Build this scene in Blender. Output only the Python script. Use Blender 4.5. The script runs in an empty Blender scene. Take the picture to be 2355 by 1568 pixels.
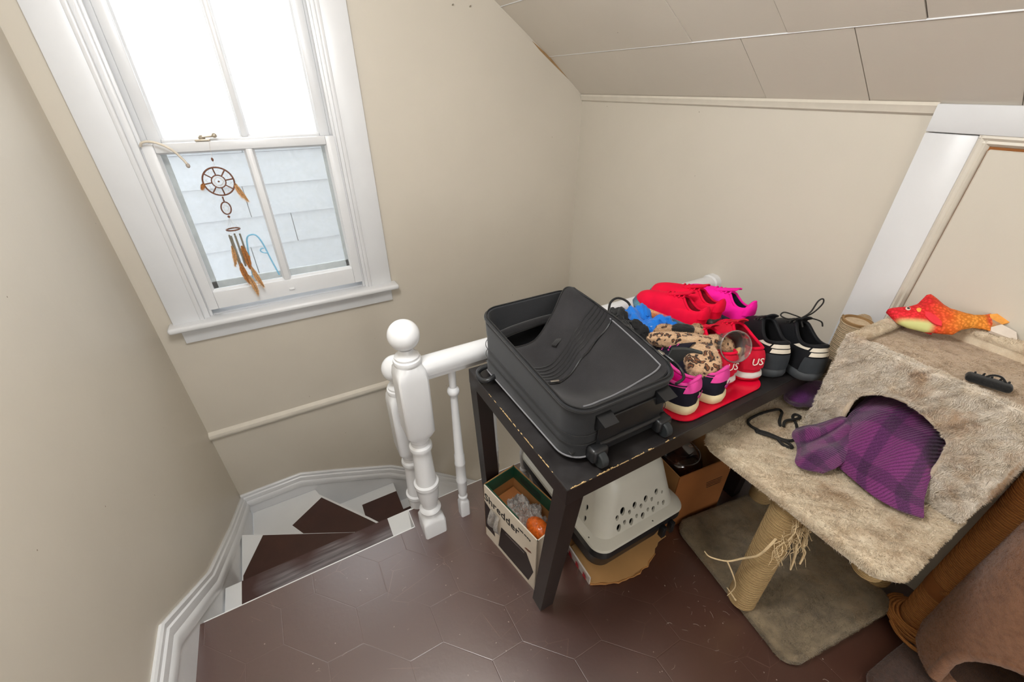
import bpy, bmesh, math, random
from mathutils import Vector, Matrix, Euler, noise
random.seed(7)
SC = bpy.context.scene
COL = SC.collection
R = math.radians
PI = math.pi

# ------------------------------------------------------------------ camera
F_PX = 961.0
pitch = math.atan2(584.0, F_PX)
az = R(60.8)
fw = Vector((math.cos(az)*math.cos(pitch), math.sin(az)*math.cos(pitch), -math.sin(pitch)))
rt = Vector((math.sin(az), -math.cos(az), 0))
up = rt.cross(fw)
cam_d = bpy.data.cameras.new('camera'); cam = bpy.data.objects.new('camera', cam_d); COL.objects.link(cam)
cam_d.sensor_width = 36.0; cam_d.lens = 36.0*F_PX/2355.0; cam_d.clip_start = 0.02; cam_d.clip_end = 100
m3 = Matrix((rt, up, -fw)).transposed().to_4x4(); m3.translation = Vector((0, 0, 1.5))
cam.matrix_world = m3
SC.camera = cam

# ------------------------------------------------------------------ world, exposure
SC.view_settings.view_transform = 'Standard'; SC.view_settings.look = 'None'
SC.view_settings.gamma = 1.0; SC.view_settings.use_curve_mapping = False
SC.view_settings.exposure = 0.03
w = bpy.data.worlds.new('overcast_sky'); SC.world = w; w.use_nodes = True
bg = w.node_tree.nodes['Background']; bg.inputs[0].default_value = (0.965, 0.982, 1.0, 1); bg.inputs[1].default_value = 4.4
# daylight portal in the window opening (guides sky sampling only)
pd = bpy.data.lights.new('window_portal', 'AREA'); pd.shape = 'RECTANGLE'; pd.size = 0.78; pd.size_y = 1.42
pd.cycles.is_portal = True
po = bpy.data.objects.new('window_portal', pd); COL.objects.link(po); po.location = (-0.03, 2.26, 1.29); po.rotation_euler = (R(-90), 0, 0)

pd2 = bpy.data.lights.new('rear_fill_portal', 'AREA'); pd2.shape = 'RECTANGLE'; pd2.size = 1.7; pd2.size_y = 1.5; pd2.cycles.is_portal = True  # guides sky sampling through the added rear window
po2 = bpy.data.objects.new('rear_fill_portal', pd2); COL.objects.link(po2); po2.location = (.45, -3.33, 1.30); po2.rotation_euler = (R(90), 0, 0)

# ------------------------------------------------------------------ materials
def lin(c):
    return tuple((v/12.92 if v <= 0.04045 else ((v+0.055)/1.055)**2.4) for v in c)
def rgb(r, g, b): return lin((r/255.0, g/255.0, b/255.0))
class NT:
    def __init__(s, name):
        s.m = bpy.data.materials.new(name); s.m.use_nodes = True; s.t = s.m.node_tree; s.n = s.t.nodes; s.l = s.t.links
        s.b = s.n['Principled BSDF']
    def new(s, typ, **kw):
        n = s.n.new(typ)
        for k, v in kw.items():
            if k in n.inputs.keys() if hasattr(n.inputs, 'keys') else False: n.inputs[k].default_value = v
            else: setattr(n, k, v)
        return n
    def link(s, a, b): s.l.new(a, b)
    def coord(s, kind='Object', scale=(1, 1, 1), rot=(0, 0, 0), loc=(0, 0, 0)):
        tc = s.n.new('ShaderNodeTexCoord'); mp = s.n.new('ShaderNodeMapping')
        mp.inputs['Scale'].default_value = scale; mp.inputs['Rotation'].default_value = rot; mp.inputs['Location'].default_value = loc
        s.link(tc.outputs[kind], mp.inputs['Vector']); return mp.outputs['Vector']
    def noise(s, vec, scale, detail=4, rough=0.55):
        n = s.n.new('ShaderNodeTexNoise'); n.inputs['Scale'].default_value = scale; n.inputs['Detail'].default_value = detail
        n.inputs['Roughness'].default_value = rough; s.link(vec, n.inputs['Vector']); return n.outputs['Fac']
    def ramp(s, fac, stops, interp='LINEAR'):
        r = s.n.new('ShaderNodeValToRGB'); r.color_ramp.interpolation = interp
        e = r.color_ramp.elements
        while len(e) < len(stops): e.new(0.5)
        for i, (p, c) in enumerate(stops):
            e[i].position = p; e[i].color = (*c, 1) if len(c) == 3 else c
        s.link(fac, r.inputs[0]); return r.outputs['Color']
    def mix(s, fac, a, b, mode='MIX'):
        n = s.n.new('ShaderNodeMix'); n.data_type = 'RGBA'; n.blend_type = mode
        for i, v in ((0, fac), (6, a), (7, b)):
            if hasattr(v, 'links') or hasattr(v, 'is_linked'): s.link(v, n.inputs[i])
            elif i == 0: n.inputs[0].default_value = v
            else: n.inputs[i].default_value = (*v, 1)
        return n.outputs[2]
    def bump(s, h, strength=0.3, dist=0.002):
        b = s.n.new('ShaderNodeBump'); b.inputs['Strength'].default_value = strength; b.inputs['Distance'].default_value = dist
        s.link(h, b.inputs['Height']); s.link(b.outputs['Normal'], s.b.inputs['Normal'])
    def base(s, v):
        if isinstance(v, tuple): s.b.inputs['Base Color'].default_value = (*v, 1)
        else: s.link(v, s.b.inputs['Base Color'])
    def rough(s, v):
        if isinstance(v, (int, float)): s.b.inputs['Roughness'].default_value = v
        else: s.link(v, s.b.inputs['Roughness'])
M = {}
def plain(name, c, rough=0.5, var=0.08, vs=30, bump=0.0, bs=200, bd=0.001, metal=0.0, sheen=0.0, coat=0.0, spec=None):
    t = NT(name); v = t.coord()
    a = tuple(max(0, x*(1-var)) for x in c); b = tuple(min(1, x*(1+var)) for x in c)
    t.base(t.ramp(t.noise(v, vs), [(0.3, a), (0.7, b)])); t.rough(rough); t.b.inputs['Metallic'].default_value = metal
    if spec is not None: t.b.inputs['Specular IOR Level'].default_value = spec
    if sheen: t.b.inputs['Sheen Weight'].default_value = sheen
    if coat: t.b.inputs['Coat Weight'].default_value = coat
    if bump: t.bump(t.noise(v, bs, 3), bump, bd)
    M[name] = t.m; return t.m

def wall_mat(name, c, seed):
    t = NT(name); v = t.coord(loc=(seed, seed*2, 0))
    c2 = tuple(x*0.94 for x in c)
    col = t.ramp(t.noise(v, 1.6, 5), [(0.35, c2), (0.65, c)])
    # small scuffs and specks
    sp = t.n.new('ShaderNodeTexVoronoi'); sp.inputs['Scale'].default_value = 9; t.link(v, sp.inputs['Vector'])
    f = t.ramp(sp.outputs['Distance'], [(0.012, (1, 1, 1)), (0.022, (0, 0, 0))])
    col = t.mix(f, col, rgb(120, 105, 85))
    t.base(col); t.rough(0.42); t.bump(t.noise(v, 55, 6, 0.6), 0.25, 0.0015)
    M[name] = t.m
wall_mat('paint_beige', rgb(203, 195, 181), 0.0)
wall_mat('paint_beige_knee', rgb(209, 202, 189), 3.1)
wall_mat('paint_beige_ceiling', rgb(214, 206, 194), 5.7)
plain('trim_beige', rgb(210, 203, 190), 0.35, 0.04, 20, 0.2, 60, 0.001)
def white_mat(name, c, rough):
    t = NT(name); v = t.coord()
    t.base(t.ramp(t.noise(v, 6, 5), [(0.3, tuple(x*0.95 for x in c)), (0.7, c)])); t.rough(rough)
    t.bump(t.noise(t.coord(scale=(1, 1, .25)), 70, 4), 0.18, 0.001); M[name] = t.m
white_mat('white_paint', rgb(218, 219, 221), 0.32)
white_mat('white_gloss', rgb(222, 223, 225), 0.24)
white_mat('stair_white', rgb(222, 223, 223), 0.35)

def floor_mat():
    t = NT('brown_floor_paint'); v = t.coord(scale=(1, 1, 0), loc=(0, 0, .37))
    base = t.ramp(t.noise(v, 3.0, 5), [(0.3, rgb(62, 33, 23)), (0.7, rgb(74, 42, 32))])
    base = t.mix(t.ramp(t.noise(v, 1.7, 3), [(0.35, (0, 0, 0)), (0.75, (.5,)*3)]), base, rgb(84, 58, 50))
    sp = t.n.new('ShaderNodeTexVoronoi'); sp.inputs['Scale'].default_value = 34; t.link(v, sp.inputs['Vector'])
    f = t.ramp(sp.outputs['Distance'], [(0.04, (1, 1, 1)), (0.07, (0, 0, 0))])
    gate = t.ramp(t.noise(v, 9, 2), [(0.5, (0, 0, 0)), (0.56, (1, 1, 1))])
    base = t.mix(t.mix(1.0, f, gate, 'MULTIPLY'), base, rgb(176, 160, 150))
    # hair-thin scratches
    s1 = t.n.new('ShaderNodeTexVoronoi'); s1.feature = 'DISTANCE_TO_EDGE'; s1.inputs['Scale'].default_value = 6
    t.link(t.coord(scale=(1, 2.2, 0), rot=(0, 0, .7), loc=(0, 0, .13)), s1.inputs['Vector'])
    sc = t.ramp(s1.outputs['Distance'], [(0.002, (1, 1, 1)), (0.005, (0, 0, 0))])
    g2 = t.ramp(t.noise(v, 5, 2), [(0.55, (0, 0, 0)), (0.62, (1, 1, 1))])
    base = t.mix(t.mix(1.0, sc, g2, 'MULTIPLY'), base, rgb(120, 92, 82))
    t.base(base)
    t.rough(0.34); t.b.inputs['Specular IOR Level'].default_value = 1.0; t.b.inputs['Coat Weight'].default_value = 1.0; t.b.inputs['Coat IOR'].default_value = 1.65; t.b.inputs['Coat Roughness'].default_value = .30
    t.bump(t.mix(.5, t.noise(v, 90, 5), t.noise(v, 22, 4)), 0.22, 0.003); M['floor'] = t.m
floor_mat()
plain('tread_brown', rgb(60, 33, 25), 0.45, 0.12, 12, 0.25, 80, 0.001)
def tread_worn():
    t = NT('tread_worn'); v = t.coord(scale=(1, 14, 1))
    g = t.noise(v, 6, 5)
    worn = t.ramp(t.noise(t.coord(loc=(-.05, 0, 0)), 3.0, 2), [(0.44, (0, 0, 0)), (0.58, (1, 1, 1))])
    wood = t.ramp(g, [(0.3, rgb(72, 66, 66)), (0.7, rgb(134, 126, 128))])
    t.base(t.mix(worn, rgb(66, 40, 36), wood)); t.rough(0.5); t.bump(g, 0.3, 0.001); M['tread_worn'] = t.m
tread_worn()

def table_mat():
    t = NT('black_brown_laminate'); v = t.coord()
    d = t.ramp(t.noise(v, 6, 6, .65), [(0.35, rgb(22, 19, 19)), (0.75, rgb(52, 50, 51))])
    t.base(d); t.rough(t.ramp(t.noise(v, 11, 5), [(0.3, (.28,)*3), (0.7, (.55,)*3)])); t.bump(t.noise(v, 40, 4), .1, .001); M['table_top'] = t.m
    plain('table_frame', rgb(27, 19, 18), 0.38, 0.2, 14, 0.12, 60, 0.001)
    plain('chipped_fibreboard', rgb(190, 160, 112), 0.9, 0.2, 120)
table_mat()

def fabric(name, c1, c2, scale=500, rough=0.9, bump=0.4, sheen=0.3, blot=5):
    t = NT(name); v = t.coord()
    col = t.ramp(t.noise(v, blot, 5), [(0.3, c1), (0.7, c2)])
    n = t.noise(v, scale, 2)
    col = t.mix(0.35, col, t.ramp(n, [(0.3, tuple(x*.6 for x in c1)), (0.7, tuple(min(1, x*1.3) for x in c2))]))
    t.base(col); t.rough(rough); t.bump(n, bump, 0.001); t.b.inputs['Specular IOR Level'].default_value = .2
    t.b.inputs['Sheen Weight'].default_value = sheen; M[name] = t.m
fabric('suitcase_fabric', rgb(30, 31, 33), rgb(44, 45, 48), 900, sheen=.15)
fabric('suitcase_lining', rgb(32, 31, 32), rgb(48, 47, 49), 700, sheen=.15, blot=9)
fabric('suitcase_dark', rgb(20, 20, 21), rgb(30, 29, 30), 700)
plain('black_plastic', rgb(26, 27, 29), 0.35, 0.1, 40, .1)
plain('black_rubber', rgb(32, 36, 38), 0.6, 0.1, 40, .1)
plain('zip_metal', rgb(176, 172, 165), 0.3, 0.1, 40, metal=1.0)
plain('steel', rgb(205, 205, 205), 0.25, 0.05, 40, metal=1.0)
plain('piping_grey', rgb(120, 120, 124), 0.6, 0.1, 40)

def carpet(name, light, mid, stain, s1=7, s2=30, stain_amt=(0.56, 0.7), bs=420, bd=0.004, rot=0.4):
    t = NT(name); v = t.coord()
    vs = t.coord(scale=(1, 3.2, 1.0), rot=(0, 0, rot))
    col = t.ramp(t.noise(v, s2, 6, .65), [(0.32, mid), (0.62, light)])
    f = t.ramp(t.noise(v, s1, 5, .6), [(stain_amt[0], (0, 0, 0)), (stain_amt[1], (1, 1, 1))])
    col = t.mix(t.mix(0.3, f, (0, 0, 0)), col, stain)
    fine = t.noise(vs, bs, 3, .7)
    col = t.mix(1.0, col, t.ramp(fine, [(0.25, (0.80,)*3), (0.6, (1, 1, 1))]), 'MULTIPLY')
    t.base(col); t.rough(0.95); t.b.inputs['Sheen Weight'].default_value = 0.25
    h = t.mix(0.5, t.noise(vs, bs*.35, 4, .7), t.noise(v, s2*2.2, 4, .6))
    t.bump(h, 0.9, bd); M[name] = t.m
carpet('plush_box', rgb(242, 232, 218), rgb(222, 206, 184), rgb(188, 146, 100), stain_amt=(.53, .66))
carpet('plush_shelf', rgb(236, 222, 198), rgb(212, 191, 162), rgb(172, 136, 94), 9, 22, (.54, .72))
carpet('plush_tray', rgb(204, 182, 156), rgb(186, 163, 137), rgb(170, 148, 122), 6, 40, (.6, .8))
carpet('plush_base', rgb(146, 130, 104), rgb(112, 98, 78), rgb(140, 114, 80), 6, 18, (.52, .7))
carpet('plush_brown', rgb(160, 112, 80), rgb(132, 88, 58), rgb(112, 72, 46), 8, 60, (.6, .8), 500, .005)
carpet('plush_dark_brown', rgb(82, 56, 44), rgb(62, 41, 32), rgb(50, 32, 25), 8, 60, (.6, .8), 500, .004)
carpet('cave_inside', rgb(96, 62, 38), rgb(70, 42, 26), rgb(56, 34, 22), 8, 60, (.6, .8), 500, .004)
def sisal(name, c1, c2, scale):
    t = NT(name); v = t.coord()
    wv = t.n.new('ShaderNodeTexWave'); wv.wave_type = 'BANDS'; wv.bands_direction = 'Z'; wv.inputs['Scale'].default_value = scale
    wv.inputs['Distortion'].default_value = 1.6; wv.inputs['Detail'].default_value = 2; wv.inputs['Detail Scale'].default_value = 1.5
    t.link(v, wv.inputs['Vector'])
    n = t.noise(t.coord(scale=(1, 1, 6)), 90, 4, .7)
    col = t.mix(0.5, t.ramp(wv.outputs['Fac'], [(0.1, c1), (0.7, c2)]), t.ramp(n, [(0.3, c1), (0.7, c2)]))
    t.base(col); t.rough(0.85); t.bump(t.mix(.4, wv.outputs['Fac'], n), 0.9, 0.003); M[name] = t.m
sisal('sisal_tan', rgb(150, 118, 74), rgb(206, 176, 126), 95)
sisal('sisal_orange', rgb(124, 74, 32), rgb(208, 142, 78), 80)
sisal('sisal_pale', rgb(168, 140, 104), rgb(214, 194, 164), 90)
plain('sisal_fibre', rgb(208, 184, 144), 0.8, 0.15, 60)
plain('sisal_fibre_orange', rgb(150, 92, 44), 0.8, 0.2, 60)
plain('cardboard_tube', rgb(150, 118, 78), 0.85, 0.15, 30)

def cardboard(name, c):
    t = NT(name); v = t.coord(scale=(1, 1, 1))
    wv = t.n.new('ShaderNodeTexWave'); wv.inputs['Scale'].default_value = 70; t.link(v, wv.inputs['Vector'])
    col = t.ramp(t.noise(v, 8, 5), [(0.3, tuple(x*.85 for x in c)), (0.7, c)])
    t.base(col); t.rough(0.85); t.bump(wv.outputs['Fac'], .12, .001); M[name] = t.m
cardboard('cardboard', rgb(168, 118, 66)); cardboard('cardboard_light', rgb(190, 146, 92)); cardboard('cardboard_dark', rgb(150, 92, 42))
plain('box_print_white', rgb(214, 203, 186), 0.5, 0.05, 12)
plain('box_print_green', rgb(16, 62, 42), 0.5, 0.12, 12)
plain('box_print_dark', rgb(36, 27, 26), 0.4, 0.3, 12)
plain('ink_black', rgb(30, 27, 26), 0.6)
plain('print_red', rgb(176, 34, 46), 0.5, 0.3, 80)
plain('print_white', rgb(206, 198, 192), 0.5, 0.1, 40)
plain('carrier_grey', rgb(186, 184, 174), 0.35, 0.04, 12, .06, 120)
plain('carrier_black', rgb(18, 19, 22), 0.4, 0.1)
def clear_mat(name, tint, gloss_r=0.08, mixf=0.18, haze=0.0, hz=(.9, .9, .9)):
    t = NT(name); n = t.n
    tr = n.new('ShaderNodeBsdfTransparent'); tr.inputs[0].default_value = (*tint, 1)
    gl = n.new('ShaderNodeBsdfGlossy'); gl.inputs['Roughness'].default_value = gloss_r
    lw = n.new('ShaderNodeLayerWeight'); lw.inputs[0].default_value = mixf
    mx = n.new('ShaderNodeMixShader'); t.link(lw.outputs['Fresnel'], mx.inputs[0]); t.link(tr.outputs[0], mx.inputs[1]); t.link(gl.outputs[0], mx.inputs[2])
    out = mx.outputs[0]
    if haze:
        df = n.new('ShaderNodeBsdfDiffuse'); df.inputs[0].default_value = (*hz, 1)
        v = t.coord(); f = t.ramp(t.noise(v, 25, 6, .7), [(0.35, (haze*.3,)*3), (0.75, (haze,)*3)])
        m2 = n.new('ShaderNodeMixShader'); t.link(f, m2.inputs[0]); t.link(out, m2.inputs[1]); t.link(df.outputs[0], m2.inputs[2]); out = m2.outputs[0]
    t.link(out, n['Material Output'].inputs[0]); n.remove(t.b); M[name] = t.m
clear_mat('window_glass', (0.96, 0.97, 0.97), 0.02, 0.12, 0.10)
clear_mat('storm_glass', (0.90, 0.92, 0.93), 0.02, 0.12, 0.22)
clear_mat('clear_plastic', (0.9, 0.88, 0.86), 0.06, 0.35, 0.12)
clear_mat('plastic_film', (0.88, 0.86, 0.84), 0.4, 0.3, 0.45, (.75, .72, .68))
plain('storm_frame', rgb(196, 198, 196), 0.5, 0.1, 30)
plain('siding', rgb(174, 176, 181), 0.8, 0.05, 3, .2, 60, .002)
plain('siding_gap', rgb(112, 114, 120), 0.9)
plain('aged_brass', rgb(190, 178, 160), 0.4, 0.1, 60, metal=.5)
plain('cord_cream', rgb(214, 204, 188), 0.7)
plain('hoop_brown', rgb(112, 74, 58), 0.75, 0.25, 200)
plain('web_thread', rgb(196, 186, 176), 0.7)
plain('chime_metal', rgb(165, 160, 148), 0.35, 0.1, 30, metal=.8)
plain('feather_tan', rgb(226, 186, 136), 0.85, 0.3, 160)
plain('feather_brown', rgb(204, 146, 88), 0.85, 0.35, 160)
for nm_ in ('feather_tan', 'feather_brown'):
    nt_ = M[nm_].node_tree; b_ = nt_.nodes['Principled BSDF']; tl = nt_.nodes.new('ShaderNodeBsdfTranslucent'); mx_ = nt_.nodes.new('ShaderNodeMixShader'); mx_.inputs[0].default_value = .35
    nt_.links.new(b_.inputs['Base Color'].links[0].from_socket, tl.inputs[0]); nt_.links.new(b_.outputs[0], mx_.inputs[1]); nt_.links.new(tl.outputs[0], mx_.inputs[2]); nt_.links.new(mx_.outputs[0], nt_.nodes['Material Output'].inputs[0])
plain('hanger_blue', rgb(120, 190, 222), 0.4)

def shoe_fabric(name, c, rough=.75, bump=.35, bs=600, var=.08):
    plain(name, c, rough, var, 25, bump, bs, .0008, sheen=.02, spec=.12)
shoe_fabric('shoe_red', rgb(214, 8, 52)); shoe_fabric('shoe_crimson', rgb(200, 26, 52)); shoe_fabric('shoe_dark_red', rgb(128, 14, 28))
shoe_fabric('shoe_magenta', rgb(240, 28, 158)); shoe_fabric('shoe_hotpink', rgb(236, 28, 160)); shoe_fabric('shoe_pink', rgb(206, 66, 142))
shoe_fabric('shoe_navy', rgb(28, 27, 38)); shoe_fabric('shoe_black', rgb(26, 27, 30), .5, .2); shoe_fabric('shoe_charcoal', rgb(52, 56, 60), .7)
shoe_fabric('shoe_white', rgb(214, 206, 190), .45, .1); shoe_fabric('lining_black', rgb(18, 18, 20), .9)
plain('sole_white', rgb(210, 206, 200), .5, .04); plain('sole_cream', rgb(214, 197, 158), .55, .06, 30, .1); plain('sole_charcoal', rgb(58, 62, 66), .6, .1)
plain('sole_red', rgb(196, 22, 46), .5); plain('print_pink', rgb(176, 40, 120), .6); plain('print_cream', rgb(236, 226, 214), .6)
plain('lace_black', rgb(28, 26, 24), .8, .2, 200)
def rainbow():
    t = NT('sole_rainbow'); v = t.coord()
    tc = t.n.new('ShaderNodeSeparateXYZ'); t.link(v, tc.inputs[0])
    n = t.noise(v, 160, 4, .8)
    a = t.n.new('ShaderNodeMath'); a.operation = 'MULTIPLY_ADD'; t.link(tc.outputs[1], a.inputs[0]); a.inputs[1].default_value = 3.7; a.inputs[2].default_value = 0.0
    b = t.n.new('ShaderNodeMath'); b.operation = 'MULTIPLY_ADD'; t.link(n, b.inputs[0]); b.inputs[1].default_value = .12; t.link(a.outputs[0], b.inputs[2])
    col = t.ramp(b.outputs[0], [(0.0, rgb(44, 40, 34)), (0.2, rgb(58, 74, 64)), (0.38, rgb(60, 92, 122)), (0.52, rgb(196, 72, 84)), (0.66, rgb(204, 128, 70)), (0.78, rgb(176, 164, 92)), (0.9, rgb(72, 130, 148)), (1.0, rgb(70, 96, 122))])
    col = t.mix(1.0, col, t.ramp(n, [(0.35, (.45,)*3), (0.6, (1, 1, 1))]), 'MULTIPLY')
    t.base(col); t.rough(.35); M['sole_rainbow'] = t.m
rainbow()
def leopard():
    t = NT('leopard_fur'); v = t.coord()
    d = t.n.new('ShaderNodeTexNoise'); d.inputs['Scale'].default_value = 26; t.link(v, d.inputs['Vector'])
    wv = t.mix(0.10, v, d.outputs['Color'])
    vo = t.n.new('ShaderNodeTexVoronoi'); vo.inputs['Scale'].default_value = 34; t.link(wv, vo.inputs['Vector'])
    ring = t.ramp(vo.outputs['Distance'], [(0.0, rgb(134, 84, 46)), (0.22, rgb(126, 76, 42)), (0.27, rgb(40, 26, 20)), (0.36, rgb(48, 32, 24)), (0.43, rgb(206, 168, 130)), (1.0, rgb(216, 184, 150))])
    fine = t.noise(v, 420, 3, .7)
    t.base(t.mix(1.0, ring, t.ramp(fine, [(0.3, (.7,)*3), (0.6, (1, 1, 1))]), 'MULTIPLY')); t.rough(.9); t.bump(fine, .8, .002)
    t.b.inputs['Sheen Weight'].default_value = .2; M['leopard'] = t.m
leopard()
fabric('cloth_blue', rgb(16, 96, 190), rgb(30, 124, 216), 500, .85, .4, .2)
fabric('cloth_black', rgb(20, 20, 21), rgb(36, 36, 36), 300, .85, .6, .2, 20)
fabric('cloth_charcoal', rgb(44, 47, 46), rgb(54, 56, 55), 700, .9, .3, .1)
plain('plastic_red', rgb(212, 10, 48), .28, .05, 10, coat=.1, spec=.25)
plain('plastic_red_deep', rgb(206, 22, 62), .25, .1, 8, coat=.4)
fabric('tan_cloth', rgb(178, 136, 84), rgb(214, 176, 122), 260, .9, .6)
def plaid():
    t = NT('purple_plaid_fleece'); v = t.coord('UV')
    def bars(axis, sc, lo, hi, off):
        s = t.n.new('ShaderNodeSeparateXYZ'); t.link(v, s.inputs[0])
        m = t.n.new('ShaderNodeMath'); m.operation = 'MULTIPLY_ADD'; t.link(s.outputs[axis], m.inputs[0]); m.inputs[1].default_value = sc; m.inputs[2].default_value = off
        f = t.n.new('ShaderNodeMath'); f.operation = 'FRACT'; t.link(m.outputs[0], f.inputs[0])
        return t.ramp(f.outputs[0], [(lo, (0, 0, 0)), (lo+.04, (1, 1, 1)), (hi-.04, (1, 1, 1)), (hi, (0, 0, 0))])
    bx, by = bars(0, 2.6, .1, .42, .12), bars(1, 2.6, .15, .5, .3)
    col = t.mix(bx, rgb(124, 50, 110), rgb(76, 32, 76)); col = t.mix(t.mix(.75, (0, 0, 0), by), col, rgb(62, 27, 64))
    both = t.mix(1.0, bx, by, 'MULTIPLY'); col = t.mix(both, col, rgb(32, 19, 38))
    wv = t.n.new('ShaderNodeTexWave'); wv.wave_type = 'BANDS'; wv.bands_direction = 'DIAGONAL'; wv.inputs['Scale'].default_value = 19
    wv.inputs['Distortion'].default_value = 1.0; t.link(v, wv.inputs['Vector'])
    col = t.mix(1.0, col, t.ramp(wv.outputs['Fac'], [(0.1, (.48,)*3), (0.55, (1, 1, 1))]), 'MULTIPLY')
    fz = t.noise(t.coord(), 700, 3)
    col = t.mix(.3, col, t.ramp(fz, [(0.35, rgb(50, 20, 56)), (0.7, rgb(170, 90, 170))]))
    t.base(col); t.rough(.95); t.b.inputs['Specular IOR Level'].default_value = .15; t.b.inputs['Sheen Weight'].default_value = .25; t.bump(t.mix(.35, wv.outputs['Fac'], fz), .8, .004); M['plaid'] = t.m
plaid()
fabric('plush_purple', rgb(62, 26, 72), rgb(96, 44, 104), 320, .95, .9, .5, 14)
def fish_mat():
    t = NT('koi_print'); v = t.coord()
    s = t.n.new('ShaderNodeSeparateXYZ'); t.link(v, s.inputs[0])
    n = t.noise(v, 22, 4)
    a = t.n.new('ShaderNodeMath'); a.operation = 'MULTIPLY_ADD'; t.link(s.outputs[0], a.inputs[0]); a.inputs[1].default_value = 4.0
    b = t.n.new('ShaderNodeMath'); b.operation = 'MULTIPLY_ADD'; t.link(n, b.inputs[0]); b.inputs[1].default_value = .25; b.inputs[2].default_value = -.12; t.link(b.outputs[0], a.inputs[2])
    body = t.ramp(a.outputs[0], [(0.0, rgb(232, 44, 62)), (0.36, rgb(236, 52, 58)), (0.52, rgb(238, 112, 52)), (0.7, rgb(240, 160, 66)), (0.8, rgb(240, 150, 60)), (0.85, rgb(232, 84, 66)), (0.9, rgb(238, 160, 80)), (0.95, rgb(232, 200, 150)), (1.0, rgb(236, 222, 206))])
    ad = t.n.new('ShaderNodeMath'); ad.operation = 'ADD'; t.link(s.outputs[1], ad.inputs[0]); ad.inputs[1].default_value = .06
    belly = t.ramp(ad.outputs[0], [(0.024, (1, 1, 1)), (0.036, (0, 0, 0))])
    front = t.ramp(s.outputs[0], [(0.005, (0, 0, 0)), (0.03, (1, 1, 1)), (0.085, (1, 1, 1)), (0.10, (0, 0, 0))])
    vo = t.n.new('ShaderNodeTexVoronoi'); vo.inputs['Scale'].default_value = 150; t.link(v, vo.inputs['Vector'])
    sc = t.ramp(vo.outputs['Distance'], [(0.3, (1, 1, 1)), (0.6, (.72, .62, .45))])
    body = t.mix(1.0, body, sc, 'MULTIPLY')
    t.base(t.mix(t.mix(1.0, belly, front, 'MULTIPLY'), body, rgb(206, 208, 140))); t.rough(.7); t.b.inputs['Specular IOR Level'].default_value = .2; t.bump(vo.outputs['Distance'], .2, .001); M['koi'] = t.m
fish_mat()
plain('koi_red', rgb(228, 46, 60), .6); plain('koi_orange', rgb(236, 160, 70), .6, .2, 60); plain('koi_white', rgb(224, 212, 200), .6)
plain('eye_white', rgb(220, 196, 180), .4); plain('glossy_black', rgb(14, 16, 18), .15, .1, 20, coat=.5)
def jar_mat():
    t = NT('brown_glaze'); v = t.coord()
    t.base(t.ramp(t.noise(v, 14, 5), [(0.4, rgb(18, 16, 18)), (0.55, rgb(60, 34, 22)), (0.75, rgb(112, 60, 30))])); t.rough(.12); t.b.inputs['Coat Weight'].default_value = .6; M['brown_glaze'] = t.m
jar_mat()
plain('orange_glass', rgb(206, 96, 30), .25, .35, 90, .5, 120, .003)
plain('paper_tan', rgb(160, 128, 88), .8, .15, 20)
plain('hair_grey', rgb(170, 160, 150), .6)
t_ = NT('fill_lamp_glass'); t_.b.inputs['Base Color'].default_value = (1, .98, .96, 1); t_.b.inputs['Emission Color'].default_value = (1, .98, .96, 1); t_.b.inputs['Emission Strength'].default_value = 4; M['fill_lamp_glass'] = t_.m  # glowing globes of the added fill lamps

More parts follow.
